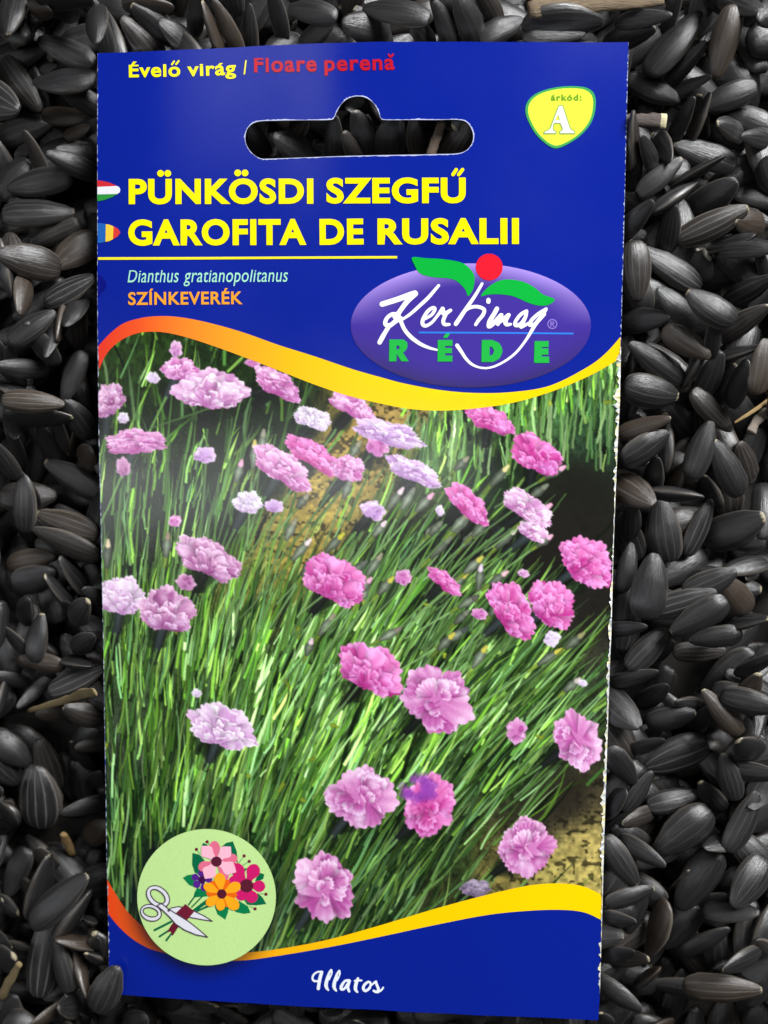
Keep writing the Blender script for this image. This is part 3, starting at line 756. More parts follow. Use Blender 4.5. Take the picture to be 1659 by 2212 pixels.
print_poly('block_letter', kz([(895, 715), (1055, 715), (1055, 780), (975, 780), (975, 802), (1050, 802), (1050, 860), (975, 860), (975, 885), (1055, 885), (1055, 950), (893, 950)]), 8, LG, logo, step=0)
print_poly('letter_accent', kz([(950, 692), (1000, 692), (1030, 642), (985, 642)]), 8, LG, logo, step=0)
print_poly('block_letter', kz([(1375, 715), (1490, 715), (1560, 745), (1590, 790), (1600, 835), (1590, 875), (1565, 920), (1500, 955), (1370, 955)]), 8, LG, logo, holes=[kz([(1460, 785), (1490, 793), (1510, 835), (1490, 878), (1460, 885)])], step=0)
print_poly('block_letter', mz([(680, 872), (865, 872), (862, 950), (775, 950), (775, 968), (860, 968), (860, 1050), (775, 1050), (775, 1075), (870, 1075), (870, 1158), (672, 1158)]), 8, LG, logo, step=0)
ks = [[(290, 325, 58), (450, 275, 60), (580, 228, 62), (645, 210, 70)], [(640, 220, 62), (570, 285, 58), (520, 350, 52), (470, 420, 52), (440, 460, 74)],
      [(470, 440, 46), (400, 435, 44), (340, 480, 42), (325, 540, 48), (370, 560, 46), (430, 515, 50), (490, 480, 50)], [(370, 555, 50), (330, 620, 46), (295, 680, 52), (262, 742, 48)],
      [(905, 122, 32), (800, 245, 38), (700, 340, 38), (600, 430, 34), (520, 485, 30)], [(490, 500, 44), (530, 595, 42), (600, 680, 44), (700, 755, 40), (800, 800, 32), (892, 824, 20)],
      [(760, 485, 28), (830, 440, 34), (865, 380, 36), (840, 365, 38), (785, 405, 40), (735, 490, 42), (732, 545, 42), (770, 560, 38), (835, 520, 32), (900, 440, 34), (945, 380, 44)],
      [(948, 375, 46), (965, 430, 50), (1035, 392, 36)], [(985, 430, 40), (955, 505, 42), (970, 545, 40), (1020, 545, 30)],
      [(1378, 102, 30), (1300, 235, 36), (1200, 380, 42), (1140, 470, 46), (1092, 540, 46)], [(1160, 430, 30), (1230, 370, 36), (1320, 352, 38), (1398, 382, 40), (1388, 440, 40), (1340, 500, 38), (1308, 548, 34)],
      [(1447, 280, 46), (1447, 298, 46)]]
ms = [[(188, 450, 58), (150, 520, 58), (95, 615, 62), (85, 680, 56), (145, 640, 56), (240, 535, 54)], [(250, 530, 46), (215, 600, 62), (200, 650, 50)], [(225, 620, 50), (340, 530, 48)],
      [(345, 530, 46), (300, 610, 58), (315, 655, 52), (368, 652, 34)], [(575, 482, 46), (500, 525, 46), (435, 610, 46), (430, 665, 48), (500, 650, 52), (560, 560, 46), (575, 490, 44)],
      [(560, 560, 46), (515, 655, 60), (510, 690, 40), (600, 640, 36)], [(832, 450, 36), (740, 510, 46), (650, 590, 48), (615, 660, 46), (680, 650, 44), (760, 560, 46), (830, 460, 40)],
      [(800, 520, 60), (700, 640, 52), (640, 740, 44), (560, 870, 34), (440, 1020, 32), (300, 1130, 30), (150, 1205, 28), (30, 1228, 26)]]
bs = [[(1425, 1023, 22), (1340, 1012, 24), (1260, 975, 30), (1200, 915, 34), (1150, 840, 38), (1106, 775, 42)]]
brush('handwritten_lettering', [kz(s) for s in ks + bs] + [mz(s) for s in ms], 7.4, ink((244, 246, 252)), logo, step=.9)
rg = [(912 + 58 * math.cos(t), 650 + 58 * math.sin(t), 15) for t in np.linspace(0, 2 * math.pi, 20)]
brush('register_mark', [mz(rg), mz([(893, 680, 13), (893, 622, 13)]), mz([(893, 624, 13), (925, 624, 13), (930, 642, 13), (895, 652, 13)]), mz([(908, 652, 12), (932, 682, 12)])], 7, ink((138, 116, 206)), logo, step=.6)

iz = Z(658.3, 2062.8, 8.4)
ill = [[(308, 312, 56), (270, 450, 62), (246, 612, 56)], [(300, 306, 36), (230, 310, 32), (165, 355, 36), (140, 420, 38), (168, 472, 38), (226, 474, 34)],
       [(478, 276, 42), (440, 335, 42), (398, 470, 62), (388, 570, 62), (428, 640, 30)], [(484, 276, 34), (490, 335, 28), (440, 445, 32)],
       [(624, 292, 42), (586, 350, 42), (543, 485, 62), (533, 585, 62), (573, 652, 30)], [(630, 292, 34), (636, 350, 28), (586, 460, 32)],
       [(800, 462, 48), (730, 474, 42), (668, 560, 54), (662, 618, 52), (712, 618, 42), (770, 540, 40), (815, 472, 45)], [(810, 472, 56), (780, 580, 56), (806, 662, 42)],
       [(965, 427, 46), (930, 530, 62), (920, 620, 58), (956, 674, 34)], [(908, 470, 34), (1028, 462, 34)],
       [(1150, 488, 40), (1085, 540, 50), (1062, 610, 50), (1100, 652, 46), (1168, 610, 46), (1196, 545, 40), (1182, 495, 38), (1145, 492, 40)],
       [(1215, 545, 28), (1285, 488, 42), (1292, 500, 46), (1318, 570, 50), (1338, 630, 50), (1300, 672, 46), (1252, 650, 42)], [(1320, 676, 40), (1390, 638, 36), (1424, 590, 30)]]
brush('script_lettering', [iz(s) for s in ill], 5, ink((236, 244, 252)), packet, step=.8)

# ------------------------------------------------------------------ disc with scissors and bouquet
disc = print_poly('bouquet_emblem', np.stack([EC[0] + ER[0] * np.cos(th), EC[1] + ER[1] * np.sin(th)], 1), 4, ink((192, 228, 148)), packet, step=20)
tag(disc, 'pale green disc with scissors and a bouquet of bright flowers')
ez = Z(285.3, 1783.0, 5.2137)
DG, MG = ink((6, 104, 66)), ink((8, 124, 72))
for pts, m in [([(680, 310), (760, 330), (815, 392), (760, 560), (705, 530), (675, 440)], DG), ([(570, 590), (630, 557), (700, 550), (735, 710), (640, 670)], MG),
          ([(1000, 245), (1060, 197), (1135, 180), (1178, 290), (1192, 425), (1110, 335)], DG), ([(783, 232), (800, 195), (842, 213), (875, 245)], DG),
          ([(1385, 625), (1428, 530), (1490, 550), (1478, 602), (1408, 642)], DG), ([(1420, 765), (1470, 812), (1512, 886), (1400, 900), (1300, 895), (1245, 820)], DG),
          ([(928, 905), (960, 1000), (1050, 1062), (1080, 980), (1088, 925)], MG), ([(1095, 930), (1180, 980), (1260, 996), (1335, 986), (1305, 910), (1205, 850)], MG),
          ([(730, 705), (702, 760), (690, 812), (842, 800), (830, 725)], MG), ([(1225, 490), (1300, 480), (1260, 540)], DG)]:
    print_poly('leaf', ez(pts), 5, m, disc, step=0)
brush('stems', [ez(s) for s in [[(636, 895, 18), (730, 765, 18)], [(672, 920, 16), (790, 800, 16)], [(690, 965, 34), (850, 850, 44)], [(735, 965, 20), (865, 905, 26)], [(252, 1180, 26), (440, 1085, 26)], [(308, 1252, 22), (450, 1160, 24)], [(386, 1294, 24), (450, 1210, 22)]]], 5.5, DG, disc, step=.9)
brush('berry_stalks', [ez(s) for s in [[(1200, 425, 9), (1262, 345, 9)], [(1228, 462, 9), (1320, 405, 9)], [(1440, 768, 8), (1508, 775, 8)], [(1322, 912, 8), (1385, 940, 8)], [(872, 222, 8), (845, 185, 8)], [(765, 318, 8), (725, 270, 8)]]], 5.2, ink((84, 160, 110)), disc, step=.7)
t12 = np.linspace(0, 2 * np.pi, 14, endpoint=False)
for bx, by in [(845, 185), (725, 270), (1262, 343), (1320, 405), (1508, 775), (1385, 940)]:
    print_poly('berry', ez([(bx + 19 * math.cos(t), by + 19 * math.sin(t)) for t in t12]), 6, ink((112, 30, 52)), disc, step=0)
def petal(cx, cy, px, py, w, layer, rgb, point=0.0, root=.25):
    """a petal from the flower's middle out to (px, py), w wide"""
    d = np.array([px - cx, py - cy], float); L = np.linalg.norm(d); d /= L; n = np.array([-d[1], d[0]])
    prof = [(root, .30), (.35, .52), (.5, .82), (.65, 1.0), (.8, .92 - .25 * point), (.93, .6 - .38 * point), (1.0, .0)]
    pts = [np.array([cx, cy]) + d * L * s + n * w / 2 * k for s, k in prof] + [np.array([cx, cy]) + d * L * s - n * w / 2 * k for s, k in prof[-2::-1]]
    return print_poly('petal', curve(ez([tuple(p) for p in pts]), 3), layer, ink(rgb), disc, step=0)
def heart(cx, cy, r, layer, rgb, k=1.0):
    print_poly('flower_centre', ez([(cx + r * k * math.cos(t), cy + r * math.sin(t)) for t in np.linspace(0, 2 * math.pi, 20, endpoint=False)]), layer, ink(rgb), disc, step=0)
for i, (x, y, w) in enumerate([(1145, 430, 150), (1400, 440, 150), (1500, 690, 130), (1375, 868, 140), (1200, 840, 130), (1095, 600, 120)]): petal(1290, 675, x, y, w, 6 + .3 * i, (206, 28, 106), root=.1)
heart(1290, 680, 75, 8.2, (92, 28, 48), 1.03)
for i, (x, y, w) in enumerate([(780, 505, 80), (672, 570, 80), (700, 690, 90), (822, 742, 80), (905, 612, 70)]): petal(788, 612, x, y, w, 6.1 + .25 * i, (86, 34, 138), root=.1)
heart(790, 612, 40, 7.8, (62, 18, 72))
for i, (x, y, w) in enumerate([(920, 175, 120), (1188, 368, 125), (748, 488, 115), (1075, 610, 90)]): petal(950, 405, x, y, w, 8.4 + .2 * i, (228, 110, 140), root=.15)
for i, (x, y, w) in enumerate([(782, 232, 150), (1112, 240, 150), (822, 600, 165), (1172, 525, 160)]): petal(950, 405, x, y, w, 9.4 + .25 * i, (252, 186, 206), .9, root=.1)
heart(950, 407, 58, 10.8, (90, 26, 48), 1.06)
for i, (x, y) in enumerate([(890, 630), (1085, 610), (1185, 785), (1070, 915), (945, 900), (835, 762)]): petal(1010, 770, x, y, 76, 11 + .2 * i, (236, 104, 20), root=.1)
for i, (x, y, w) in enumerate([(978, 535, 125), (1218, 662, 120), (1195, 938, 130), (990, 960, 105), (838, 895, 110), (808, 668, 105)]): petal(1010, 770, x, y, w, 12.4 + .2 * i, (252, 168, 26), root=.22)
heart(1010, 772, 54, 14, (84, 24, 42))
# scissors: grey white with a dark line round
def ell(cx, cy, a, b, rot, n=26):
    c, s = math.cos(math.radians(rot)), math.sin(math.radians(rot))
    return [(cx + a * math.cos(t) * c - b * math.sin(t) * s, cy + a * math.cos(t) * s + b * math.sin(t) * c) for t in np.linspace(0, 2 * math.pi, n, endpoint=False)]
SW, SD = ink((224, 224, 232)), ink((74, 60, 78))
h1o, h1i, h2o, h2i = ell(292, 802, 145, 106, 40), ell(290, 800, 100, 58, 42), ell(212, 984, 120, 92, 18), ell(208, 978, 86, 50, 15)
blade_a = [(330, 880), (365, 905), (415, 945), (520, 1010), (640, 1085), (760, 1180), (850, 1258), (720, 1232), (590, 1178), (490, 1110), (420, 1030), (350, 962), (280, 905)]
blade_b = [(405, 960), (440, 930), (520, 915), (600, 925), (700, 965), (810, 1020), (905, 1080), (790, 1062), (660, 1038), (520, 1000)]
def outlined(pts, l0, holes=(), lw=13):
    print_poly('scissor_blade' if not holes else 'scissor_handle', ez(pts), l0, SW, disc, holes=[ez(h) for h in holes], step=0)
    for L in [pts] + list(holes):
        c = [(x, y, lw) for x, y in L] + [(L[0][0], L[0][1], lw)]
        brush('scissor_line', [[ez([a])[0], ez([b])[0]] for a, b in zip(c[:-1], c[1:])], l0 + .5, SD, disc, step=.8)
outlined(blade_b, 6.5)
print_poly('tie', ez([(600, 885), (702, 970), (600, 1088), (488, 992)]), 8, ink((112, 28, 50)), disc, step=0)
print_poly('tie_end', ez([(470, 1085), (524, 1140), (456, 1246), (436, 1194), (392, 1206), (438, 1128)]), 8, ink((104, 26, 46)), disc, step=0)
outlined(h2o, 8.6, [h2i]); outlined(h1o, 9.4, [h1i]); outlined(blade_a, 10.2)
print_poly('scissor_pivot', ez([(412 + 15 * math.cos(t), 958 + 15 * math.sin(t)) for t in t12]), 11.6, SD, disc, step=0)

# ------------------------------------------------------------------ worn foil showing along one long edge
ys_ = 745 + np.cumsum(rj.uniform(1.5, 9.5, 400)); ys_ = ys_[ys_ < 2030]
wear = np.interp(ys_, [745, 790, 850, 960, 1080, 1180, 1300, 1380, 1450, 1600, 1700, 1850, 1960, 2030], [1.0, 10, 11.5, 9, 4.5, 2.4, 5, 7, 5, 6, 9, 7.5, 4, 1.0])
wear = wear * rj.uniform(.35, 1.35, len(ys_)) * np.interp(ys_, np.linspace(745, 2030, 60), rj.uniform(.35, 1.25, 60))
lineR = np.stack([np.interp(ys_, re_[:, 1], re_[:, 0]) + .6, ys_], 1)
pal = [(250, 250, 250), (255, 255, 240), (246, 238, 150), (220, 226, 232), (150, 160, 170), (250, 250, 255), (196, 200, 214), (250, 244, 190)]
def foil_mat():
    m, t, b = base_mat('worn_foil')
    a = node(t, 'ShaderNodeAttribute', attribute_name='print'); t.links.new(a.outputs['Color'], b.inputs['Base Color'])
    b.inputs['Metallic'].default_value = .25; b.inputs['Roughness'].default_value = .38
    return m
FM = foil_mat()
n = len(ys_)
def foil_cols(n): return np.concatenate([lin(np.array([pal[rj.integers(len(pal))] for _ in range(n)])) for _ in (0, 1)])
edge_strip('worn_foil_edge', lineR, wear, 3, FM, packet, cols=foil_cols(n), side=1.0, zj=9e-5)
ys2 = np.arange(2030, 2150, 4.0)
l2 = np.stack([np.interp(ys2, re_[:, 1], re_[:, 0]) + .5, ys2], 1)
edge_strip('worn_foil_edge', l2, np.clip(rj.normal(1.2, 2.4, len(ys2)), 0.02, 6), 3, FM, packet, cols=foil_cols(len(ys2)), side=1.0, zj=4e-5)
ys3 = np.arange(92, 740, 4.0)
l3 = np.stack([np.interp(ys3, re_[:, 1], re_[:, 0]) + .4, ys3], 1)
edge_strip('worn_paper_edge', l3, np.clip(rj.normal(.5, 1.1, len(ys3)), .02, 3.2), 3, ink((176, 188, 226)), packet, side=1.0)
ys4 = np.arange(116, 2140, 5.0)
l4 = np.stack([np.interp(ys4, le[:, 1], le[:, 0]) - .3, ys4], 1)
edge_strip('worn_paper_edge', l4, np.clip(rj.normal(.2, .9, len(ys4)), .02, 2.6), 3, ink((186, 194, 216)), packet, side=-1.0)
for o in packet.children_recursive:                       # parts were measured in the world: undo the root's offset
    if o.parent is packet: o.matrix_parent_inverse = Matrix.Translation((0, 0, 0.0006))

# ------------------------------------------------------------------ sunflower seeds
def seed_material():
    m, t, b = base_mat('sunflower_hull')
    at = node(t, 'ShaderNodeAttribute', attribute_name='hull')          # x: along the seed, y: across, z: which seed
    sp = node(t, 'ShaderNodeSeparateXYZ'); t.links.new(at.outputs['Vector'], sp.inputs[0])
    oi = node(t, 'ShaderNodeObjectInfo')
    al, ac = sp.outputs[0], sp.outputs[1]
    rnd = mth(t, 'FRACT', mth(t, 'ADD', sp.outputs[2], mth(t, 'MULTIPLY', oi.outputs['Random'], 7.31)))
    brown = node(t, 'ShaderNodeAttribute', attribute_name='brown', attribute_type='OBJECT')
    stripe = node(t, 'ShaderNodeAttribute', attribute_name='stripe', attribute_type='OBJECT')
    cb = node(t, 'ShaderNodeCombineXYZ')
    t.links.new(mth(t, 'MULTIPLY', al, 2.2), cb.inputs[0]); t.links.new(mth(t, 'MULTIPLY', ac, 9.0), cb.inputs[1]); t.links.new(mth(t, 'MULTIPLY', rnd, 40), cb.inputs[2])
    nf = node(t, 'ShaderNodeTexNoise'); nf.inputs['Scale'].default_value = 1.0; nf.inputs['Detail'].default_value = 5; nf.inputs['Roughness'].default_value = .62
    t.links.new(cb.outputs[0], nf.inputs['Vector'])
    cb2 = node(t, 'ShaderNodeCombineXYZ')
    t.links.new(mth(t, 'MULTIPLY', al, 5), cb2.inputs[0]); t.links.new(mth(t, 'MULTIPLY', ac, 46.0), cb2.inputs[1]); t.links.new(mth(t, 'MULTIPLY', rnd, 17), cb2.inputs[2])
    nb = node(t, 'ShaderNodeTexNoise'); nb.inputs['Scale'].default_value = 1.0; nb.inputs['Detail'].default_value = 4
    t.links.new(cb2.outputs[0], nb.inputs['Vector'])
    # hull: charcoal, some browner
    dark = mixc(t, mth(t, 'MULTIPLY', nf.outputs['Fac'], 1.0), (0.0048, 0.0048, 0.0052), (0.024, 0.0237, 0.0250))
    brn = mixc(t, nf.outputs['Fac'], (0.016, 0.011, 0.008), (0.074, 0.054, 0.038))
    fb = mth(t, 'ADD', mth(t, 'MULTIPLY', brown.outputs['Fac'], .85), mth(t, 'MULTIPLY', mth(t, 'GREATER_THAN', rnd, .88), .28), clamp=True)
    fb = mth(t, 'ADD', fb, mth(t, 'MULTIPLY', rnd, .05), clamp=True)
    col = mixc(t, fb, dark, brn)
    # pale ribs running end to end
    w = mth(t, 'ADD', mth(t, 'MULTIPLY', nf.outputs['Fac'], .9), mth(t, 'MULTIPLY', ac, mth(t, 'ADD', 5.0, mth(t, 'MULTIPLY', rnd, 3.5))))
    rib = mth(t, 'POWER', mth(t, 'ABSOLUTE', mth(t, 'SINE', mth(t, 'ADD', w, mth(t, 'MULTIPLY', rnd, 6)))), 26.0)
    amt = mth(t, 'ADD', mth(t, 'MULTIPLY', stripe.outputs['Fac'], .50), mth(t, 'MULTIPLY', rnd, .34))
    amt = mth(t, 'MULTIPLY', mth(t, 'MULTIPLY', amt, rib), mth(t, 'MULTIPLY', mth(t, 'ADD', nb.outputs['Fac'], .1), 1.35), clamp=True)
    col = mixc(t, amt, col, (0.165, 0.155, 0.142))
    # worn margin along both sides
    mg = mth(t, 'MULTIPLY', mth(t, 'POWER', mth(t, 'ABSOLUTE', ac), 18.0), mth(t, 'MULTIPLY', mth(t, 'ADD', nf.outputs['Fac'], mth(t, 'MULTIPLY', rnd, .35)), .95), clamp=True)
    col = mixc(t, mg, col, (0.17, 0.15, 0.125))
    # cream scar at the pointed end
    tip = mth(t, 'GREATER_THAN', mth(t, 'ADD', al, mth(t, 'MULTIPLY', mth(t, 'SUBTRACT', nf.outputs['Fac'], .5), .16)), mth(t, 'SUBTRACT', 1.068, mth(t, 'MULTIPLY', mth(t, 'FRACT', mth(t, 'MULTIPLY', rnd, 13.7)), .105)))
    tipm = mth(t, 'MULTIPLY', tip, mth(t, 'ADD', .35, mth(t, 'MULTIPLY', nb.outputs['Fac'], .8)), clamp=True)
    col = mixc(t, tipm, col, (0.46, 0.40, 0.26))
    t.links.new(col, b.inputs['Base Color'])
    t.links.new(mth(t, 'ADD', .20, mth(t, 'MULTIPLY', nf.outputs['Fac'], .30)), b.inputs['Roughness'])
    b.inputs['Specular IOR Level'].default_value = .72
    bp = node(t, 'ShaderNodeBump'); bp.inputs['Strength'].default_value = .36; bp.inputs['Distance'].default_value = .00014
    t.links.new(mth(t, 'ADD', nb.outputs['Fac'], mth(t, 'MULTIPLY', nf.outputs['Fac'], 1.4)), bp.inputs['Height']); t.links.new(bp.outputs['Normal'], b.inputs['Normal'])
    return m
HULL = seed_material()

T_ = np.array([0, .02, .06, .12, .22, .35, .5, .64, .77, .87, .945, .988, 1.0])
W_ = np.array([0, .40, .62, .79, .94, 1.0, .99, .91, .75, .57, .40, .25, .0])
H_ = np.array([0, .34, .56, .75, .93, 1.0, .97, .86, .68, .50, .35, .22, .0])
NS = 16
def seed_shape(v):
    r = np.random.default_rng(100 + v)
    ph = np.linspace(0, 2 * np.pi, NS, endpoint=False)
    wob = r.normal(0, .035, (len(T_), 1)); lob = r.normal(0, .05, 3); bend = r.normal(0, .035); wide = r.uniform(-.07, .07)
    tt = T_[:, None]
    wd = W_[:, None] * (1 + wide * (tt - .5) * 2) * (1 + wob * .5)
    hd = H_[:, None] * (1 + wob)
    cs, sn = np.cos(ph)[None], np.sin(ph)[None]
    y = .5 * wd * np.sign(cs) * np.abs(cs) ** .92
    facet = 1 + .06 * np.cos(3 * ph + lob[0] * 20)[None] + .04 * np.cos(5 * ph + lob[1] * 30)[None]
    z = .5 * hd * np.sign(sn) * np.abs(sn) ** 1.22 * facet
    x = np.repeat(tt - .5, NS, 1) + r.normal(0, .004, (len(T_), NS)) * (W_[:, None] > .1)
    y = y + bend * np.sin(tt * np.pi)
    V = np.stack([x, y, z], -1)
    verts = [V[0, 0]] + list(V[1:-1].reshape(-1, 3)) + [V[-1, 0]]
    nr = len(T_) - 2; last = 1 + nr * NS
    F = []
    for k in range(NS):
        k2 = (k + 1) % NS
        F.append((0, 1 + k2, 1 + k))
        for q in range(nr - 1):
            a = 1 + q * NS
            F.append((a + k, a + k2, a + NS + k2, a + NS + k))
        a = 1 + (nr - 1) * NS
        F.append((a + k, a + k2, last))
    hull = [(0, 0, 0)] + [(T_[q], np.cos(ph[k]), 0) for q in range(1, len(T_) - 1) for k in range(NS)] + [(1, 0, 0)]
    return np.array(verts), F, np.array(hull)
SHAPES = [seed_shape(v) for v in range(6)]
def seed_mesh(name, verts, faces, hull):
    me = bpy.data.meshes.new(name)
    me.from_pydata([tuple(map(float, p)) for p in verts], [], faces)
    me.polygons.foreach_set('use_smooth', np.ones(len(me.polygons), bool))
    a = me.attributes.new('hull', 'FLOAT_VECTOR', 'POINT'); a.data.foreach_set('vector', np.asarray(hull, np.float32).ravel())
    me.materials.append(HULL); me.update()
    return me
SEED_MESH = [seed_mesh('sunflower_seed', *s) for s in SHAPES]

# a height map of the heap, so that every seed comes to rest on those below it
HX0, HY0, HS = -0.085, -0.118, 0.0005
HNX, HNY = 360, 480
ground_z = -0.0200
HM = np.full((HNY, HNX), ground_z)
hcx = HX0 + (np.arange(HNX) + .5) * HS; hcy = HY0 + (np.arange(HNY) + .5) * HS
HXX, HYY = np.meshgrid(hcx, hcy)
wo = unproject(outline[:, 0], outline[:, 1]); wh = unproject(hole[:, 0], hole[:, 1])
FLAT = np.stack([HXX.ravel(), HYY.ravel()], 1)
UNDER = inside(FLAT, wo[:, :2]).reshape(HNY, HNX)
CAP = np.where(UNDER, surf(HXX, HYY) - 0.00050, 9.0)      # the underside of the packet
us = np.linspace(0.01, .99, 30); phs = np.linspace(0, 2 * np.pi, 26, endpoint=False)
wU, hU = np.interp(us, T_, W_), np.interp(us, T_, H_)
SAMP = np.stack([np.repeat((us - .5)[:, None], 26, 1), .5 * wU[:, None] * np.cos(phs)[None], .5 * hU[:, None] * np.sin(phs)[None]], -1).reshape(-1, 3)

def footprint(L, W, T, R, x, y):
    p = (SAMP * (L, W, T)) @ R.T
    i = ((p[:, 0] + x - HX0) / HS).astype(int); j = ((p[:, 1] + y - HY0) / HS).astype(int)
    ok = (i >= 0) & (i < HNX) & (j >= 0) & (j < HNY)
    if not ok.any(): return None
    key = j[ok] * HNX + i[ok]; z = p[ok, 2]
    o = np.lexsort((z, key)); key, z = key[o], z[o]
    k, first = np.unique(key, return_index=True)
    last = np.append(first[1:], len(z)) - 1
    return k, z[first], z[last]
def rest(fp, sink):
    k, lo, hi = fp
    gap = HM.ravel()[k] - lo
    z = np.partition(gap, int(len(gap) * .90))[int(len(gap) * .90)] - sink
    cap = (CAP.ravel()[k] - hi).min()
    return min(z, cap), cap < z
def settle(fp, z):
    k, lo, hi = fp
    f = HM.ravel(); f[k] = np.maximum(f[k], z + hi)
def rot(yaw, pitch, roll):
    return np.array(Euler((roll, -pitch, yaw), 'XYZ').to_matrix())

sr = np.random.default_rng(5)
bulk_v, bulk_f, bulk_h, nb_ = [], [], [], 0
def bulk_add(v, L, W, T, R, x, y, z):
    global nb_
    V, F, Hh = SHAPES[v]
    bulk_v.append((V * (L, W, T)) @ R.T + (x, y, z)); bulk_f.extend([tuple(i + nb_ for i in f) for f in F])
    h = Hh.copy(); h[:, 2] = sr.random(); bulk_h.append(h); nb_ += len(V)
def bulk_drop(x, y, tries=5, steep=.3):
    best = None
    L = sr.uniform(.0095, .0118); W = L * sr.uniform(.44, .54); T = W * sr.uniform(.46, .60)
    for _ in range(tries):
        R = rot(sr.uniform(0, 6.283), sr.normal(0, steep), sr.normal(0, .35)); xx, yy_ = x + sr.normal(0, .0012), y + sr.normal(0, .0012)
        fp = footprint(L, W, T, R, xx, yy_)
        if fp is None: continue
        z, c = rest(fp, .0002)
        if best is None or z < best[0]: best = (z, R, xx, yy_, fp)
    if best is None: return
    z, R, xx, yy_, fp = best
    settle(fp, z); bulk_add(sr.integers(6), L, W, T, R, xx, yy_, z)
for _ in range(2000):
    bulk_drop(sr.uniform(-.082, .092), sr.uniform(-.115, .118))

# ---- seeds measured in the photograph: blunt end, pointed end, width (in enlarged strips); b brown, s striped, u unique label
def strip(x0, y0, s): return x0 / 1.82279, y0 / 1.82279, s * 1.82279
L0, L1, L2, L3, L4 = strip(0, 0, 2.4254), strip(0, 820, 2.4254), strip(0, 1640, 2.4254), strip(0, 2460, 2.4254), strip(0, 3200, 2.658)
R0, R1, R2, R3, R4 = strip(2400, 0, 2.4247), strip(2400, 820, 2.4247), strip(2340, 1640, 2.4254), strip(2340, 2460, 2.4254), strip(2340, 3200, 2.4254)
T0, T1, B0, H0, H1 = strip(300, 0, 1.3825), strip(1400, 0, 1.2762), strip(400, 3850, 1.3825), strip(300, 100, 1.185), strip(1500, 100, 1.185)
FLAGS = 'beside the packet edge with the two flag marks'
FOIL = 'beside the worn silvery packet edge'
TOPE = 'beyond the packet edge above the hang hole'
BOTE = 'at the packet edge under the white script word'
HOLE = 'seen through the hang hole of the packet'
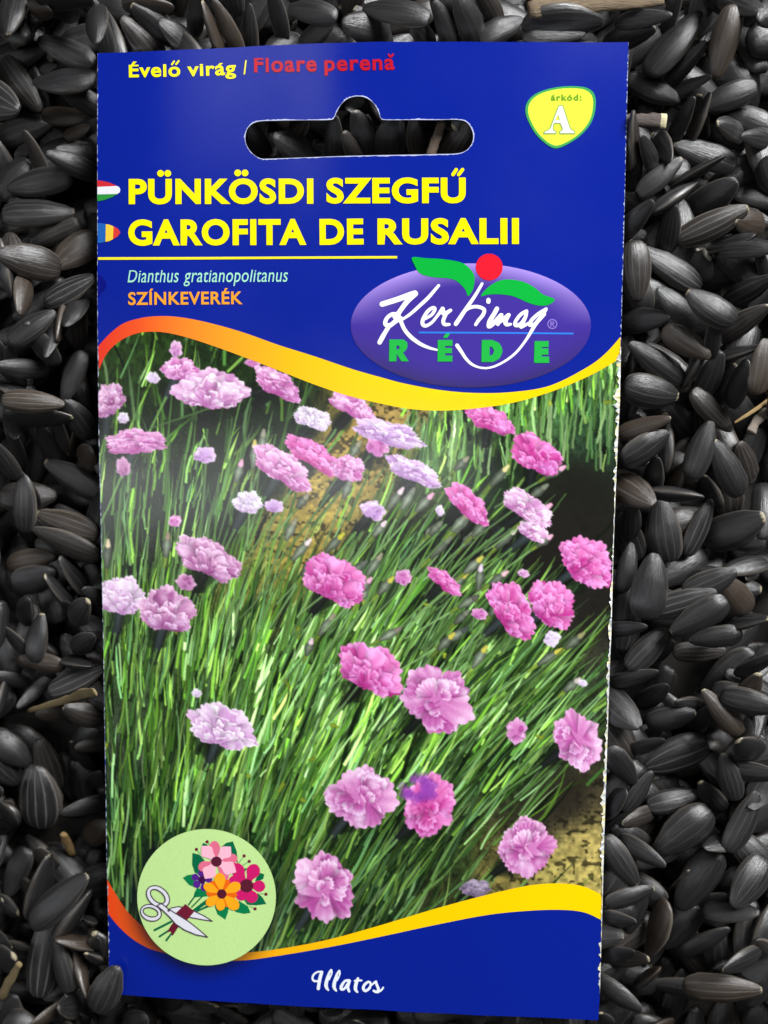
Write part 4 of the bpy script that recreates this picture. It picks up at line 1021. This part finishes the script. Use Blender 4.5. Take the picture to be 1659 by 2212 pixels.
SEEDS = [
 (L0, FLAGS, [(330,-20,900,10,80),(170,30,220,450,300),(330,80,600,240,130,'b'),(520,70,790,180,130),(900,600,340,350,240),(930,60,1010,500,230),(880,640,300,520,240),(930,760,320,790,290),(930,1020,590,830,220),
   (-60,480,280,980,260,'s'),(-100,940,350,1200,330,'s'),(310,1020,800,1080,140,'b'),(500,1170,790,1200,140,'b'),(-60,1330,230,1400,160),(380,1600,340,1400,150),(-60,1880,230,1490,290),(940,1400,590,1470,170),
   (930,1660,570,1560,190),(760,1720,130,1840,250),(20,2050,690,2010,270)]),
 (L1, FLAGS, [(770,140,240,330,170),(900,260,570,570,290,'b'),(540,560,90,490,300),(-20,280,110,860,160),(200,640,280,1020,140,'b'),(400,900,890,640,240,'s'),(90,1290,500,970,220),(800,880,790,1160,190),
   (580,1020,600,1170,120,'b'),(500,1080,510,1390,160),(780,1520,660,1250,190),(930,1390,770,1880,190),(140,1660,150,1400,170),(340,1590,330,1430,180),(700,1600,390,1590,160),(700,1920,240,1690,120),
   (30,1830,600,1870,210,'sb'),(40,1990,700,2000,130),(930,2170,800,1880,240),(10,1930,200,2170,180)]),
 (L2, FLAGS, [(400,400,390,100,210),(560,280,590,40,150),(90,560,10,270,170),(160,440,180,150,150),(640,280,760,100,110,'b'),(620,440,930,320,270,'b'),(940,780,340,430,240),(200,1120,240,540,250),(370,780,340,560,150),
   (960,1130,310,930,200,'sb'),(950,1350,300,1080,240),(20,1440,540,1330,200,'b'),(10,1640,450,1510,270),(130,1250,110,960,170),(740,1700,610,1350,130),(620,1780,530,1550,120),(650,1960,870,1760,220),
   (960,1850,850,1680,160),(200,1950,330,1750,200),(610,2150,540,1760,140),(400,2320,440,1860,210),(230,2300,140,1990,140),(10,1750,20,2200,110),(640,2250,930,2080,190)]),
 (L3, FLAGS, [(580,420,90,370,190,'b'),(600,390,850,370,80),(430,660,980,420,180,'s'),(340,600,220,740,130),(560,940,260,920,220,'b'),(890,960,660,800,240),(110,560,0,500,150),(0,600,50,870,120),(-60,1000,300,1330,250),
   (-60,1560,260,1400,150),(420,1890,430,1290,400,'su','wide rounded charcoal seed with pale stripes, broadest seed beside the flag marks edge'),(680,1530,610,1190,150),(1010,1200,750,1180,170),(1010,1720,680,1730,160),(800,1600,980,1400,150),(830,1880,400,1990,170),
   (720,2150,1010,1930,230,'b'),(130,1860,110,1600,130),(60,2200,430,2090,150),(560,2200,540,2050,150)]),
 (L4, FLAGS, [(-50,560,480,310,190),(-20,800,330,600,150),(400,1060,610,330,190),(500,970,1080,460,290),(600,1280,1000,750,170),(900,1180,1110,900,150),(120,930,350,760,190,'b'),(-60,1020,170,1010,200),(-50,1260,240,1240,160),
   (340,2040,410,1150,350,'su','very long plump charcoal seed with a pale lengthwise stripe beside a tan stem piece'),(740,1880,550,1310,180),(-50,1600,190,1420,300),(120,2220,110,1920,150),(850,1400,760,1330,140,'b'),(990,1680,960,1420,170),(1000,1330,1110,1180,150),(740,1560,950,1820,130,'b'),
   (720,2200,700,1890,140),(650,2150,420,2110,180,'b'),(900,2250,880,2150,200,'b'),(870,2000,830,1830,100),
   (1000,2080,1230,1610,300,'u','black seed lying over the packet corner below the scissors emblem')]),
 (T0, TOPE, [(250,30,530,30,60,'b'),(160,290,130,50,100),(440,290,290,150,150),(480,160,380,100,130),(590,150,720,-10,110),(650,270,500,180,150),(780,280,720,80,70,'b'),(880,260,800,100,90,'b'),(940,260,960,110,100),(1110,150,1080,-10,100),
   (1430,110,1150,30,120),(1240,210,1370,170,120),(1130,170,1080,240,150),(1659,150,1500,180,170),(900,100,880,-30,110),(760,60,830,-20,90),(560,30,640,-60,90),(1280,20,1200,-60,90),(1500,60,1560,-60,120)]),
 (T1, TOPE, [(400,200,250,110,120),(380,110,30,20,110),(590,140,530,50,140),(620,200,850,60,130),(830,190,1160,160,110),(830,140,1250,100,90),(150,200,20,100,130),(470,90,400,-30,120),(700,40,620,-40,100),(480,200,420,90,100)]),
 (H0, HOLE, [(1110,620,930,540,130),(880,610,810,470,100),(1190,620,1220,460,110),(1390,600,1300,430,120),(1340,620,1270,550,100),(1430,620,1480,450,130),(1600,620,1570,450,90),(1000,480,1100,440,110),(1330,330,1290,430,120),(1420,380,1380,300,120)]),
 (H1, HOLE, [(300,610,420,490,130),(60,600,90,450,110),(160,600,150,450,80)]),
 (R0, FOIL, [(100,150,530,220,170),(580,190,620,0,150),(0,370,360,370,140),(340,760,850,140,330,'u','large glossy black seed near the top corner of the packet by the bark'),(560,790,800,560,160),(1000,-20,1080,150,120),(1180,-60,1340,140,250),(1390,130,1513,0,150),(1120,250,1240,200,90),(1060,240,920,880,260,'b'),
   (1500,250,1180,520,260),(1520,700,930,930,260),(1490,1080,1040,1120,260),(150,740,650,1010,230),(560,880,850,830,150),(680,1230,800,950,170),(830,1210,890,1040,110),(1340,1470,670,1290,270),(1520,1330,1250,1370,170),
   (200,1520,170,1270,150),(500,1560,250,1380,180),(520,1300,540,1500,100),(230,1700,240,1500,160),(240,1900,670,1540,200),(370,2040,870,1700,150,'s'),(640,1750,980,1600,110),(810,1990,1260,1680,330),(1480,1560,1440,1860,90),
   (1530,2080,1250,2100,280,'b'),(130,2220,330,2010,200),(980,1050,940,960,100)]),
 (R1, FOIL, [(640,310,1300,20,270,'s'),(560,360,560,90,190),(960,720,300,340,260,'s'),(1000,330,1310,310,110),(1060,460,1320,510,170),(1530,340,1320,420,130),(1540,560,1420,450,150),(230,300,270,890,300),(830,1130,450,760,230),(1190,1090,730,800,280),
   (1180,860,1520,680,220,'s'),(1080,1240,1430,980,220),(110,1080,500,1070,230),(510,1140,950,1430,230,'b'),(1000,1330,960,1110,160),(720,1660,170,1290,240),(800,1560,850,1430,120),(930,1830,1050,1370,240),(1060,1850,1110,1540,120),
   (1180,1900,1230,1470,120),(1100,1420,1280,1370,120),(1400,1780,1500,1240,260,'b'),(110,1690,670,1800,320),(740,1740,1160,2130,200),(90,2160,540,2010,180,'b'),(120,2000,130,1700,160),(240,1560,220,1440,130)]),
 (R2, FOIL, [(260,440,710,150,290),(740,580,790,-60,160),(880,600,1080,40,240),(1000,530,1110,330,100),(1440,770,1140,220,260),(1560,640,1370,250,270),(150,560,530,840,330,'sb'),(360,1110,330,880,190),(570,620,560,490,110),(760,660,780,590,130,'b'),
   (1260,880,1030,560,140),(720,1400,640,780,320),(560,730,980,760,150),(880,1340,1130,790,200,'s'),(1150,1220,1640,960,350),(700,1610,1160,1390,250),(430,1900,540,1280,330),(200,1650,320,1180,150),(1600,1380,1140,1450,140),(1659,1450,1350,1520,160),
   (1500,1850,1190,1540,280,'b'),(520,1880,1160,1660,200,'s'),(1270,1750,720,2060,280),(1120,1980,1290,1850,150),(150,2060,390,1990,160),(1340,2030,1570,1920,130),(1400,2060,900,2140,220)]),
 (R3, FOIL, [(1310,380,1480,190,150),(820,330,1390,340,220,'s'),(1050,520,1420,560,240),(1150,810,830,430,170,'b'),(1480,740,1500,480,210,'b'),(930,740,750,660,180),(1640,280,1500,410,130),(1659,800,1570,950,140),(300,420,690,40,240),
   (500,420,720,150,190),(170,590,560,420,170),(430,780,620,540,210),(60,650,360,900,330),(500,960,970,830,230),(1080,1080,1100,860,190),(1330,980,1300,760,220,'b'),(1600,1250,1350,1070,290),(430,1200,530,1120,150),
   (1130,1170,470,1370,330,'su','big charcoal seed with pale parallel stripes in front of the worn silvery edge'),(110,1150,400,1540,240),(290,1800,560,1400,150),(100,1850,260,1540,110),(490,1720,1000,1620,220,'s'),(1230,1760,960,1430,190),(1330,1650,1200,1200,200),(1250,2150,1570,1600,210),
   (1110,1760,560,2130,350),(1230,2040,1100,2030,120),(590,1850,280,1850,190),(1659,1560,1480,1640,90),(1380,1420,1640,1380,200)]),
 (R4, FOIL, [(90,230,400,660,240),(300,300,590,400,190),(1010,340,450,640,240),(1200,380,810,940,320,'u','large matt black seed with cream specks along one side'),(1040,930,1180,740,180),(1640,470,1290,800,300),(80,850,590,740,160),(70,1020,280,970,180),(520,880,400,1370,140),
   (680,810,520,1380,90,'b'),(1060,990,730,1480,320),(870,1450,1330,1150,150),(1080,990,1520,900,140),(1620,1400,1200,1420,230),(830,1640,1560,1610,290,'sbu','brown striped plump seed with a cream point'),(200,1640,540,1480,180),(60,1430,310,1230,190),(490,1750,590,1470,100,'b'),
   (1270,1850,600,1800,240),(50,1710,440,1890,210),(1330,2018,1530,1800,200,'s'),(1600,2000,1640,1650,170),(120,2018,60,1880,150),(1240,2050,900,2030,160),(690,2050,520,2010,150,'b'),(1560,760,1659,640,150),(1580,1250,1450,1060,200)]),
 (B0, BOTE, [(150,250,290,120,130),(290,260,420,110,120),(470,260,630,150,130),(900,290,870,140,90),(960,290,930,140,100),(1120,290,1110,150,130),(1400,280,1400,190,120),(560,250,720,240,60),(1260,280,1230,170,110),(1560,290,1520,190,120),(760,280,790,150,110)]),
]
items = []
for (ox, oy, s), place, rows in SEEDS:
    for r in rows:
        x1, y1, x2, y2, w = [r[0] / s + ox, r[1] / s + oy, r[2] / s + ox, r[3] / s + oy, r[4] / s]
        items.append((x1, y1, x2, y2, w, r[5] if len(r) > 5 else '', r[6] if len(r) > 6 else '', place))
# the broad ones lie on top, the slivers show from below
items.sort(key=lambda q: math.hypot(q[2] - q[0], q[3] - q[1]) * q[4] + (1e5 if 'packet corner' in q[6] else 0))

# a middle layer under the packet carries it; a thin one fills the open heap
for _ in range(420):
    x, y = sr.uniform(-.043, .042), sr.uniform(-.078, .078)
    bulk_drop(x, y, 4, .15)
print('heap', np.median(HM[~UNDER]) * 1000, np.median(HM[UNDER]) * 1000)

LABELS = []
for k, (x1, y1, x2, y2, w, fl, lab, place) in enumerate(items):
    zc = -0.001
    over = 'packet corner' in lab
    best = None
    jit = [(0, 0), (.16, 0), (-.16, 0), (0, .25), (0, -.25), (.12, .2), (-.12, -.2)]
    v = int(sr.integers(6)); rr = sr.random(4)
    for it in range(2):
        a, b_ = unproject(np.array([x1, x2]), np.array([y1, y2]), z=zc)
        d = b_ - a; La = float(np.hypot(d[0], d[1])); yaw = math.atan2(d[1], d[0])
        Wa = w * La / max(math.hypot(x2 - x1, y2 - y1), 1e-6)
        L, W, pitch, roll = La, max(Wa, .36 * La) * 1.04, 0.0, (rr[0] - .5) * .5
        if Wa / La > .60:
            L = min(max(Wa / .52, La, .0085), .0125); pitch = math.acos(min(La / L, 1.0)) * .9
        elif La < .0078:
            L = .0090; pitch = math.acos(La / L)
        pitch = min(pitch, .85)
        T = W * (.46 + .14 * rr[1])
        if Wa / L < .27:
            W = L * .44; T = max(Wa, L * .2); roll = (1.1 + .35 * rr[2]) * (1 if rr[3] > .5 else -1)
        mid = (a + b_) / 2
        best = None
        for dp, dr in jit:
            R = rot(yaw, pitch + dp, roll + dr)
            fp = footprint(L, W, T, R, mid[0], mid[1])
            if fp is None: continue
            if over:
                kk, lo, hi = fp
                z = max((np.maximum(HM.ravel()[kk], np.where(UNDER.ravel()[kk], surf(HXX.ravel()[kk], HYY.ravel()[kk]) + .0002, -9)) - lo).max() - .0004, -.004); c = False
            else:
                z, c = rest(fp, .0005)
                if place == HOLE: z = max(z, (CAP.ravel()[fp[0]] - fp[2]).min() - .0007)      # these press up into the hole
            if best is None or z < best[0] - 1e-5: best = (z, R, fp)
        if best is None: break
        z, R, fp = best
        if not over:                                          # seeds beside the packet stay about level with it
            gap = max(abs(mid[0] + .0005) - .040, abs(mid[1]) - .0755, 0.0)
            z = min(z, min(.0004 + .22 * gap, .0028) - fp[2].max())
        zc = z
    if best is None: continue
    settle(fp, z)
    o = bpy.data.objects.new('sunflower_seed', SEED_MESH[v])
    o.matrix_world = Matrix.Translation((mid[0], mid[1], z)) @ Matrix(R.tolist()).to_4x4() @ Matrix.Diagonal((L, W, T, 1))
    COL.objects.link(o)
    br, st = 'b' in fl, 's' in fl
    o['brown'] = 1.0 if br else 0.0
    o['stripe'] = 1.0 if st else 0.0
    LABELS.append((o, lab, place, br, st, L, W, R, x1, y1, x2, y2))

def along(place, y):
    if place == HOLE or place == TOPE or place == BOTE: return ''
    rows = [(60, 'top corner'), (180, 'top lettering' if place == FLAGS else 'blank blue corner'), (345, 'hang hole' if place == FLAGS else 'price badge'), (545, 'flag marks' if place == FLAGS else 'big yellow title'), (670, 'Latin name' if place == FLAGS else 'red ball'), (800, 'red band end' if place == FLAGS else 'violet emblem'),
            (1000, 'uppermost carnations'), (1200, 'upper carnations'), (1400, 'middle of the photo'), (1600, 'grass below mid photo'), (1790, 'lowest carnations'), (1920, 'bouquet emblem' if place == FLAGS else 'printed sandy soil'), (2090, 'scissors' if place == FLAGS else 'lower yellow band'), (9999, 'bottom corner')]
    for lim, nm in rows:
        if y < lim: return nm
def dist_words(place, x, y):
    ex = np.interp(y, le[:, 1], le[:, 0]) - x if place == FLAGS else x - np.interp(y, re_[:, 1], re_[:, 0])
    for lim, nm in ((0, 'under'), (45, 'touching'), (110, 'near'), (190, 'one seed from'), (9999, 'far from')):
        if ex < lim: return nm
made = []
for (o, lab, place, br, st, L, W, R, x1, y1, x2, y2) in LABELS:
    size = 'long' if L > .0118 else 'short' if L < .0088 else ''
    shape = 'slim ' if W / L < .43 else 'broad ' if W / L > .56 else ''
    tone_ = 'brown' if br else 'black'
    if st: tone_ = 'striped ' + tone_
    pose = 'edgeways' if abs(R[2, 2]) < .55 and abs(R[2, 0]) < .5 else 'standing' if abs(R[2, 0]) > .5 else 'tilted' if abs(R[2, 0]) > .2 else 'flat'
    a_ = math.degrees(math.atan2(-(y2 - y1), x2 - x1)) % 360
    way = ['tip facing foil', 'tip facing badge', 'tip facing top', 'tip facing lettering', 'tip facing flags', 'tip facing scissors', 'tip facing bottom', 'tip facing band'][int(((a_ + 22.5) % 360) // 45)]
    if lab: text = lab
    else:
        front_ = ' '.join((size + ' ' + shape + tone_ + ' seed ' + pose).split())
        mx = (x1 + x2) / 2
        if place == HOLE: tail = ' in the hang hole ' + ('end by the title start' if mx < 640 else 'beside its round notch' if mx < 745 else 'under its round notch' if mx < 830 else 'end towards the badge')
        elif place == TOPE: tail = ' above the ' + ('packet corner by lettering' if mx < 275 else 'yellow top words' if mx < 545 else 'red top words' if mx < 860 else 'bare blue top' if mx < 1120 else 'badge corner')
        elif place == BOTE: tail = ' below the ' + ('disc emblem' if mx < 520 else 'script word' if mx < 840 else 'bare blue bottom')
        else: tail = ' ' + dist_words(place, (x1 + x2) / 2, (y1 + y2) / 2) + ' ' + ('flags edge' if place == FLAGS else 'foil edge') + ' by ' + along(place, (y1 + y2) / 2)
        text = front_ + tail
    made.append([o, text, way, bool(lab), place])
from collections import Counter
cnt = Counter(m[1] for m in made)
for m in made:
    if cnt[m[1]] > 1 and not m[3] and len((m[1] + ' ' + m[2]).split()) <= 16: m[1] = m[1] + ', ' + m[2]
cnt = Counter(m[1] for m in made)
for o, text, way, lab, place in made:
    w_ = text.split()
    tag(o, text, 'seed', 'sunflower seeds of the heap' if cnt[text] == 1 else text)
print('labels', len(made), 'distinct', len(cnt), 'longest', max(len(m[1].split()) for m in made))

bulk = bpy.data.objects.new('seed_heap', seed_mesh('seed_heap', np.concatenate(bulk_v), bulk_f, np.concatenate(bulk_h)))
COL.objects.link(bulk)
tag(bulk, 'deeper layer of black sunflower seeds filling the heap', 'seeds', kind='stuff')

# ------------------------------------------------------------------ the surface under the heap
gm, gt, gb = base_mat('dark_tray')
gn = node(gt, 'ShaderNodeTexNoise'); gn.inputs['Scale'].default_value = 90
gt.links.new(mixc(gt, gn.outputs['Fac'], (0.010, 0.009, 0.008), (0.030, 0.026, 0.022)), gb.inputs['Base Color'])
gb.inputs['Roughness'].default_value = .8
gv = [(x, y, ground_z + .0004 * math.sin(x * 130 + y * 90)) for y in np.linspace(-.16, .16, 17) for x in np.linspace(-.13, .14, 15)]
gf = [(j * 15 + i, j * 15 + i + 1, (j + 1) * 15 + i + 1, (j + 1) * 15 + i) for j in range(16) for i in range(14)]
g = mesh_obj('ground', gv, gf, gm, smooth=True); g['kind'] = 'structure'

# ------------------------------------------------------------------ bits of straw and stem among the seeds
def debris_mat(name, c0, c1, rough=.7, tipc=None):
    m, t, b = base_mat(name)
    at = node(t, 'ShaderNodeAttribute', attribute_name='hull')
    sp = node(t, 'ShaderNodeSeparateXYZ'); t.links.new(at.outputs['Vector'], sp.inputs[0])
    cb = node(t, 'ShaderNodeCombineXYZ'); t.links.new(mth(t, 'MULTIPLY', sp.outputs[0], 7), cb.inputs[0]); t.links.new(mth(t, 'MULTIPLY', sp.outputs[1], 7), cb.inputs[1])
    n = node(t, 'ShaderNodeTexNoise'); n.inputs['Scale'].default_value = 1; n.inputs['Detail'].default_value = 6; n.inputs['Roughness'].default_value = .7
    t.links.new(cb.outputs[0], n.inputs['Vector'])
    rp = node(t, 'ShaderNodeMapRange'); rp.inputs[1].default_value = .3; rp.inputs[2].default_value = .7; t.links.new(n.outputs['Fac'], rp.inputs[0])
    c = mixc(t, rp.outputs[0], c0, c1)
    if tipc: c = mixc(t, mth(t, 'GREATER_THAN', mth(t, 'ADD', sp.outputs[0], mth(t, 'MULTIPLY', n.outputs['Fac'], .1)), .90), c, tipc)
    t.links.new(c, b.inputs['Base Color']); b.inputs['Roughness'].default_value = rough
    bp = node(t, 'ShaderNodeBump'); bp.inputs['Strength'].default_value = .8; bp.inputs['Distance'].default_value = .0003
    t.links.new(n.outputs['Fac'], bp.inputs['Height']); t.links.new(bp.outputs['Normal'], b.inputs['Normal'])
    return m
def debris(name, label, cat, st, pts, widths, flat, mat, z0=None, lift=.0004):
    """an uneven piece of stem along measured points; flat: thickness over width"""
    ox, oy, s = st
    r = np.random.default_rng(abs(int(pts[0][0] * 7 + pts[0][1])) % 9999)
    D = curve(np.array([(p[0] / s + ox, p[1] / s + oy) for p in pts], float), 5, False) if len(pts) > 2 else np.linspace((pts[0][0] / s + ox, pts[0][1] / s + oy), (pts[1][0] / s + ox, pts[1][1] / s + oy), 9)
    W = np.interp(np.linspace(0, 1, len(D)), np.linspace(0, 1, len(widths)), widths) / s
    c = unproject(D[:, 0], D[:, 1], z=-.001)
    i = np.clip(((c[:, 0] - HX0) / HS).astype(int), 0, HNX - 1); j = np.clip(((c[:, 1] - HY0) / HS).astype(int), 0, HNY - 1)
    if z0 is None:
        h = np.minimum(HM[j, i], CAP[j, i]); A = np.polyfit(np.arange(len(c)), h, 1)
        line = np.polyval(A, np.arange(len(c))); line += max(0, (h - line).max() - .0012)
    else: line = np.full(len(c), z0)
    mmpx = np.linalg.norm(c[-1] - c[0]) / max(np.hypot(*(D[-1] - D[0])), 1e-6)
    hw = W * mmpx / 2
    line = line + hw * flat * .7 + lift
    c = unproject(D[:, 0], D[:, 1], z=line)
    c[:, 2] = np.minimum(line, 9)
    Tn = np.gradient(c, axis=0); Tn /= np.linalg.norm(Tn, axis=1)[:, None]
    side = np.stack([-Tn[:, 1], Tn[:, 0], 0 * Tn[:, 0]], 1); side /= np.linalg.norm(side, axis=1)[:, None] + 1e-9
    up = np.cross(Tn, side)
    up[up[:, 2] < 0] *= -1
    n = 12; ph = np.linspace(0, 2 * np.pi, n, endpoint=False)
    V, Hh = [], []
    for q in range(len(c)):
        k = 1 + r.normal(0, .10, n)
        V += list(c[q] + side[q] * (hw[q] * np.cos(ph) * k)[:, None] + up[q] * (hw[q] * flat * np.sin(ph) * k)[:, None])
        Hh += [(q / (len(c) - 1), np.cos(p), 0) for p in ph]
    F = [(q * n + k, q * n + (k + 1) % n, (q + 1) * n + (k + 1) % n, (q + 1) * n + k) for q in range(len(c) - 1) for k in range(n)]
    F += [tuple(range(n))[::-1], tuple((len(c) - 1) * n + k for k in range(n))]
    me = bpy.data.meshes.new(name); me.from_pydata([tuple(map(float, p)) for p in V], [], F)
    me.polygons.foreach_set('use_smooth', np.ones(len(me.polygons), bool))
    at = me.attributes.new('hull', 'FLOAT_VECTOR', 'POINT'); at.data.foreach_set('vector', np.asarray(Hh, np.float32).ravel())
    me.materials.append(mat); me.update()
    o = bpy.data.objects.new(name, me); COL.objects.link(o)
    return tag(o, label, cat)
TAN = debris_mat('dry_straw', (.20, .145, .065), (.36, .28, .14)); BARK = debris_mat('dry_bark', (.055, .036, .02), (.27, .195, .11)); ORNG = debris_mat('dry_stem', (.24, .15, .06), (.40, .27, .11))
DUN = debris_mat('dun_husk', (.13, .105, .085), (.30, .25, .20)); CREAM = debris_mat('cream_husk', (.35, .32, .26), (.66, .62, .54)); STICK = debris_mat('brown_stick', (.045, .032, .028), (.13, .10, .085), .55, (.66, .60, .36))
debris('bark_piece', 'rough tan strip of bark above the top corner of the packet', 'bark', T1, [(870, 48), (1100, 32), (1330, 16), (1545, 2)], [84, 84, 72, 52], .45, BARK, lift=.001)
debris('straw_piece', 'flat ragged tan straw lying over a dark brown seed', 'straw', L3, [(270, 822), (480, 760), (680, 700), (800, 655), (910, 640)], [40, 66, 70, 96, 70], .3, TAN)
debris('stem_piece', 'short orange-tan stem bit standing between seeds', 'stem', L3, [(610, 2000), (640, 2080), (690, 2190)], [70, 96, 80], .6, ORNG)
debris('stem_piece', 'slim golden stem beside the longest charcoal seed', 'stem', L4, [(10, 1930), (100, 1760), (205, 1575)], [90, 92, 56], .6, TAN)
debris('brown_stick', 'brown stick with a cream cut end sticking out beside the packet', 'stick', R0, [(60, 1150), (300, 1150), (540, 1158)], [110, 120, 134], .6, STICK, z0=-.0022)
debris('straw_piece', 'long thin tan straw on the seeds beside the silvery edge', 'straw', R1, [(1195, 2045), (1350, 1950), (1530, 1825)], [22, 40, 50], .6, ORNG, lift=.0012)
debris('husk_piece', 'crumpled dun husk under the thin straw', 'husk', R1, [(1350, 2140), (1390, 2050), (1470, 1970), (1513, 1930)], [110, 90, 120, 90], .5, DUN)
debris('husk_piece', 'small white curled husk on a striped seed', 'husk', R1, [(830, 400), (890, 380), (920, 440), (965, 490)], [30, 46, 50, 40], .6, CREAM, lift=.0012)
debris('stem_piece', 'brown stem slanting across the hang hole', 'stem', H1, [(228, 612), (262, 520), (292, 440)], [46, 48, 44], .6, debris_mat('brown_stem', (.06, .042, .03), (.17, .125, .09)), z0=-.0034)
debris('chip', 'tiny cream chip of husk', 'chip', L3, [(20, 1790), (65, 1780), (108, 1795)], [30, 66, 26], .4, TAN)
debris('thread_of_straw', 'thin upright sliver of straw between two large seeds', 'straw', R4, [(640, 800), (760, 690), (900, 550)], [44, 46, 30], .5, DUN, lift=.0003)
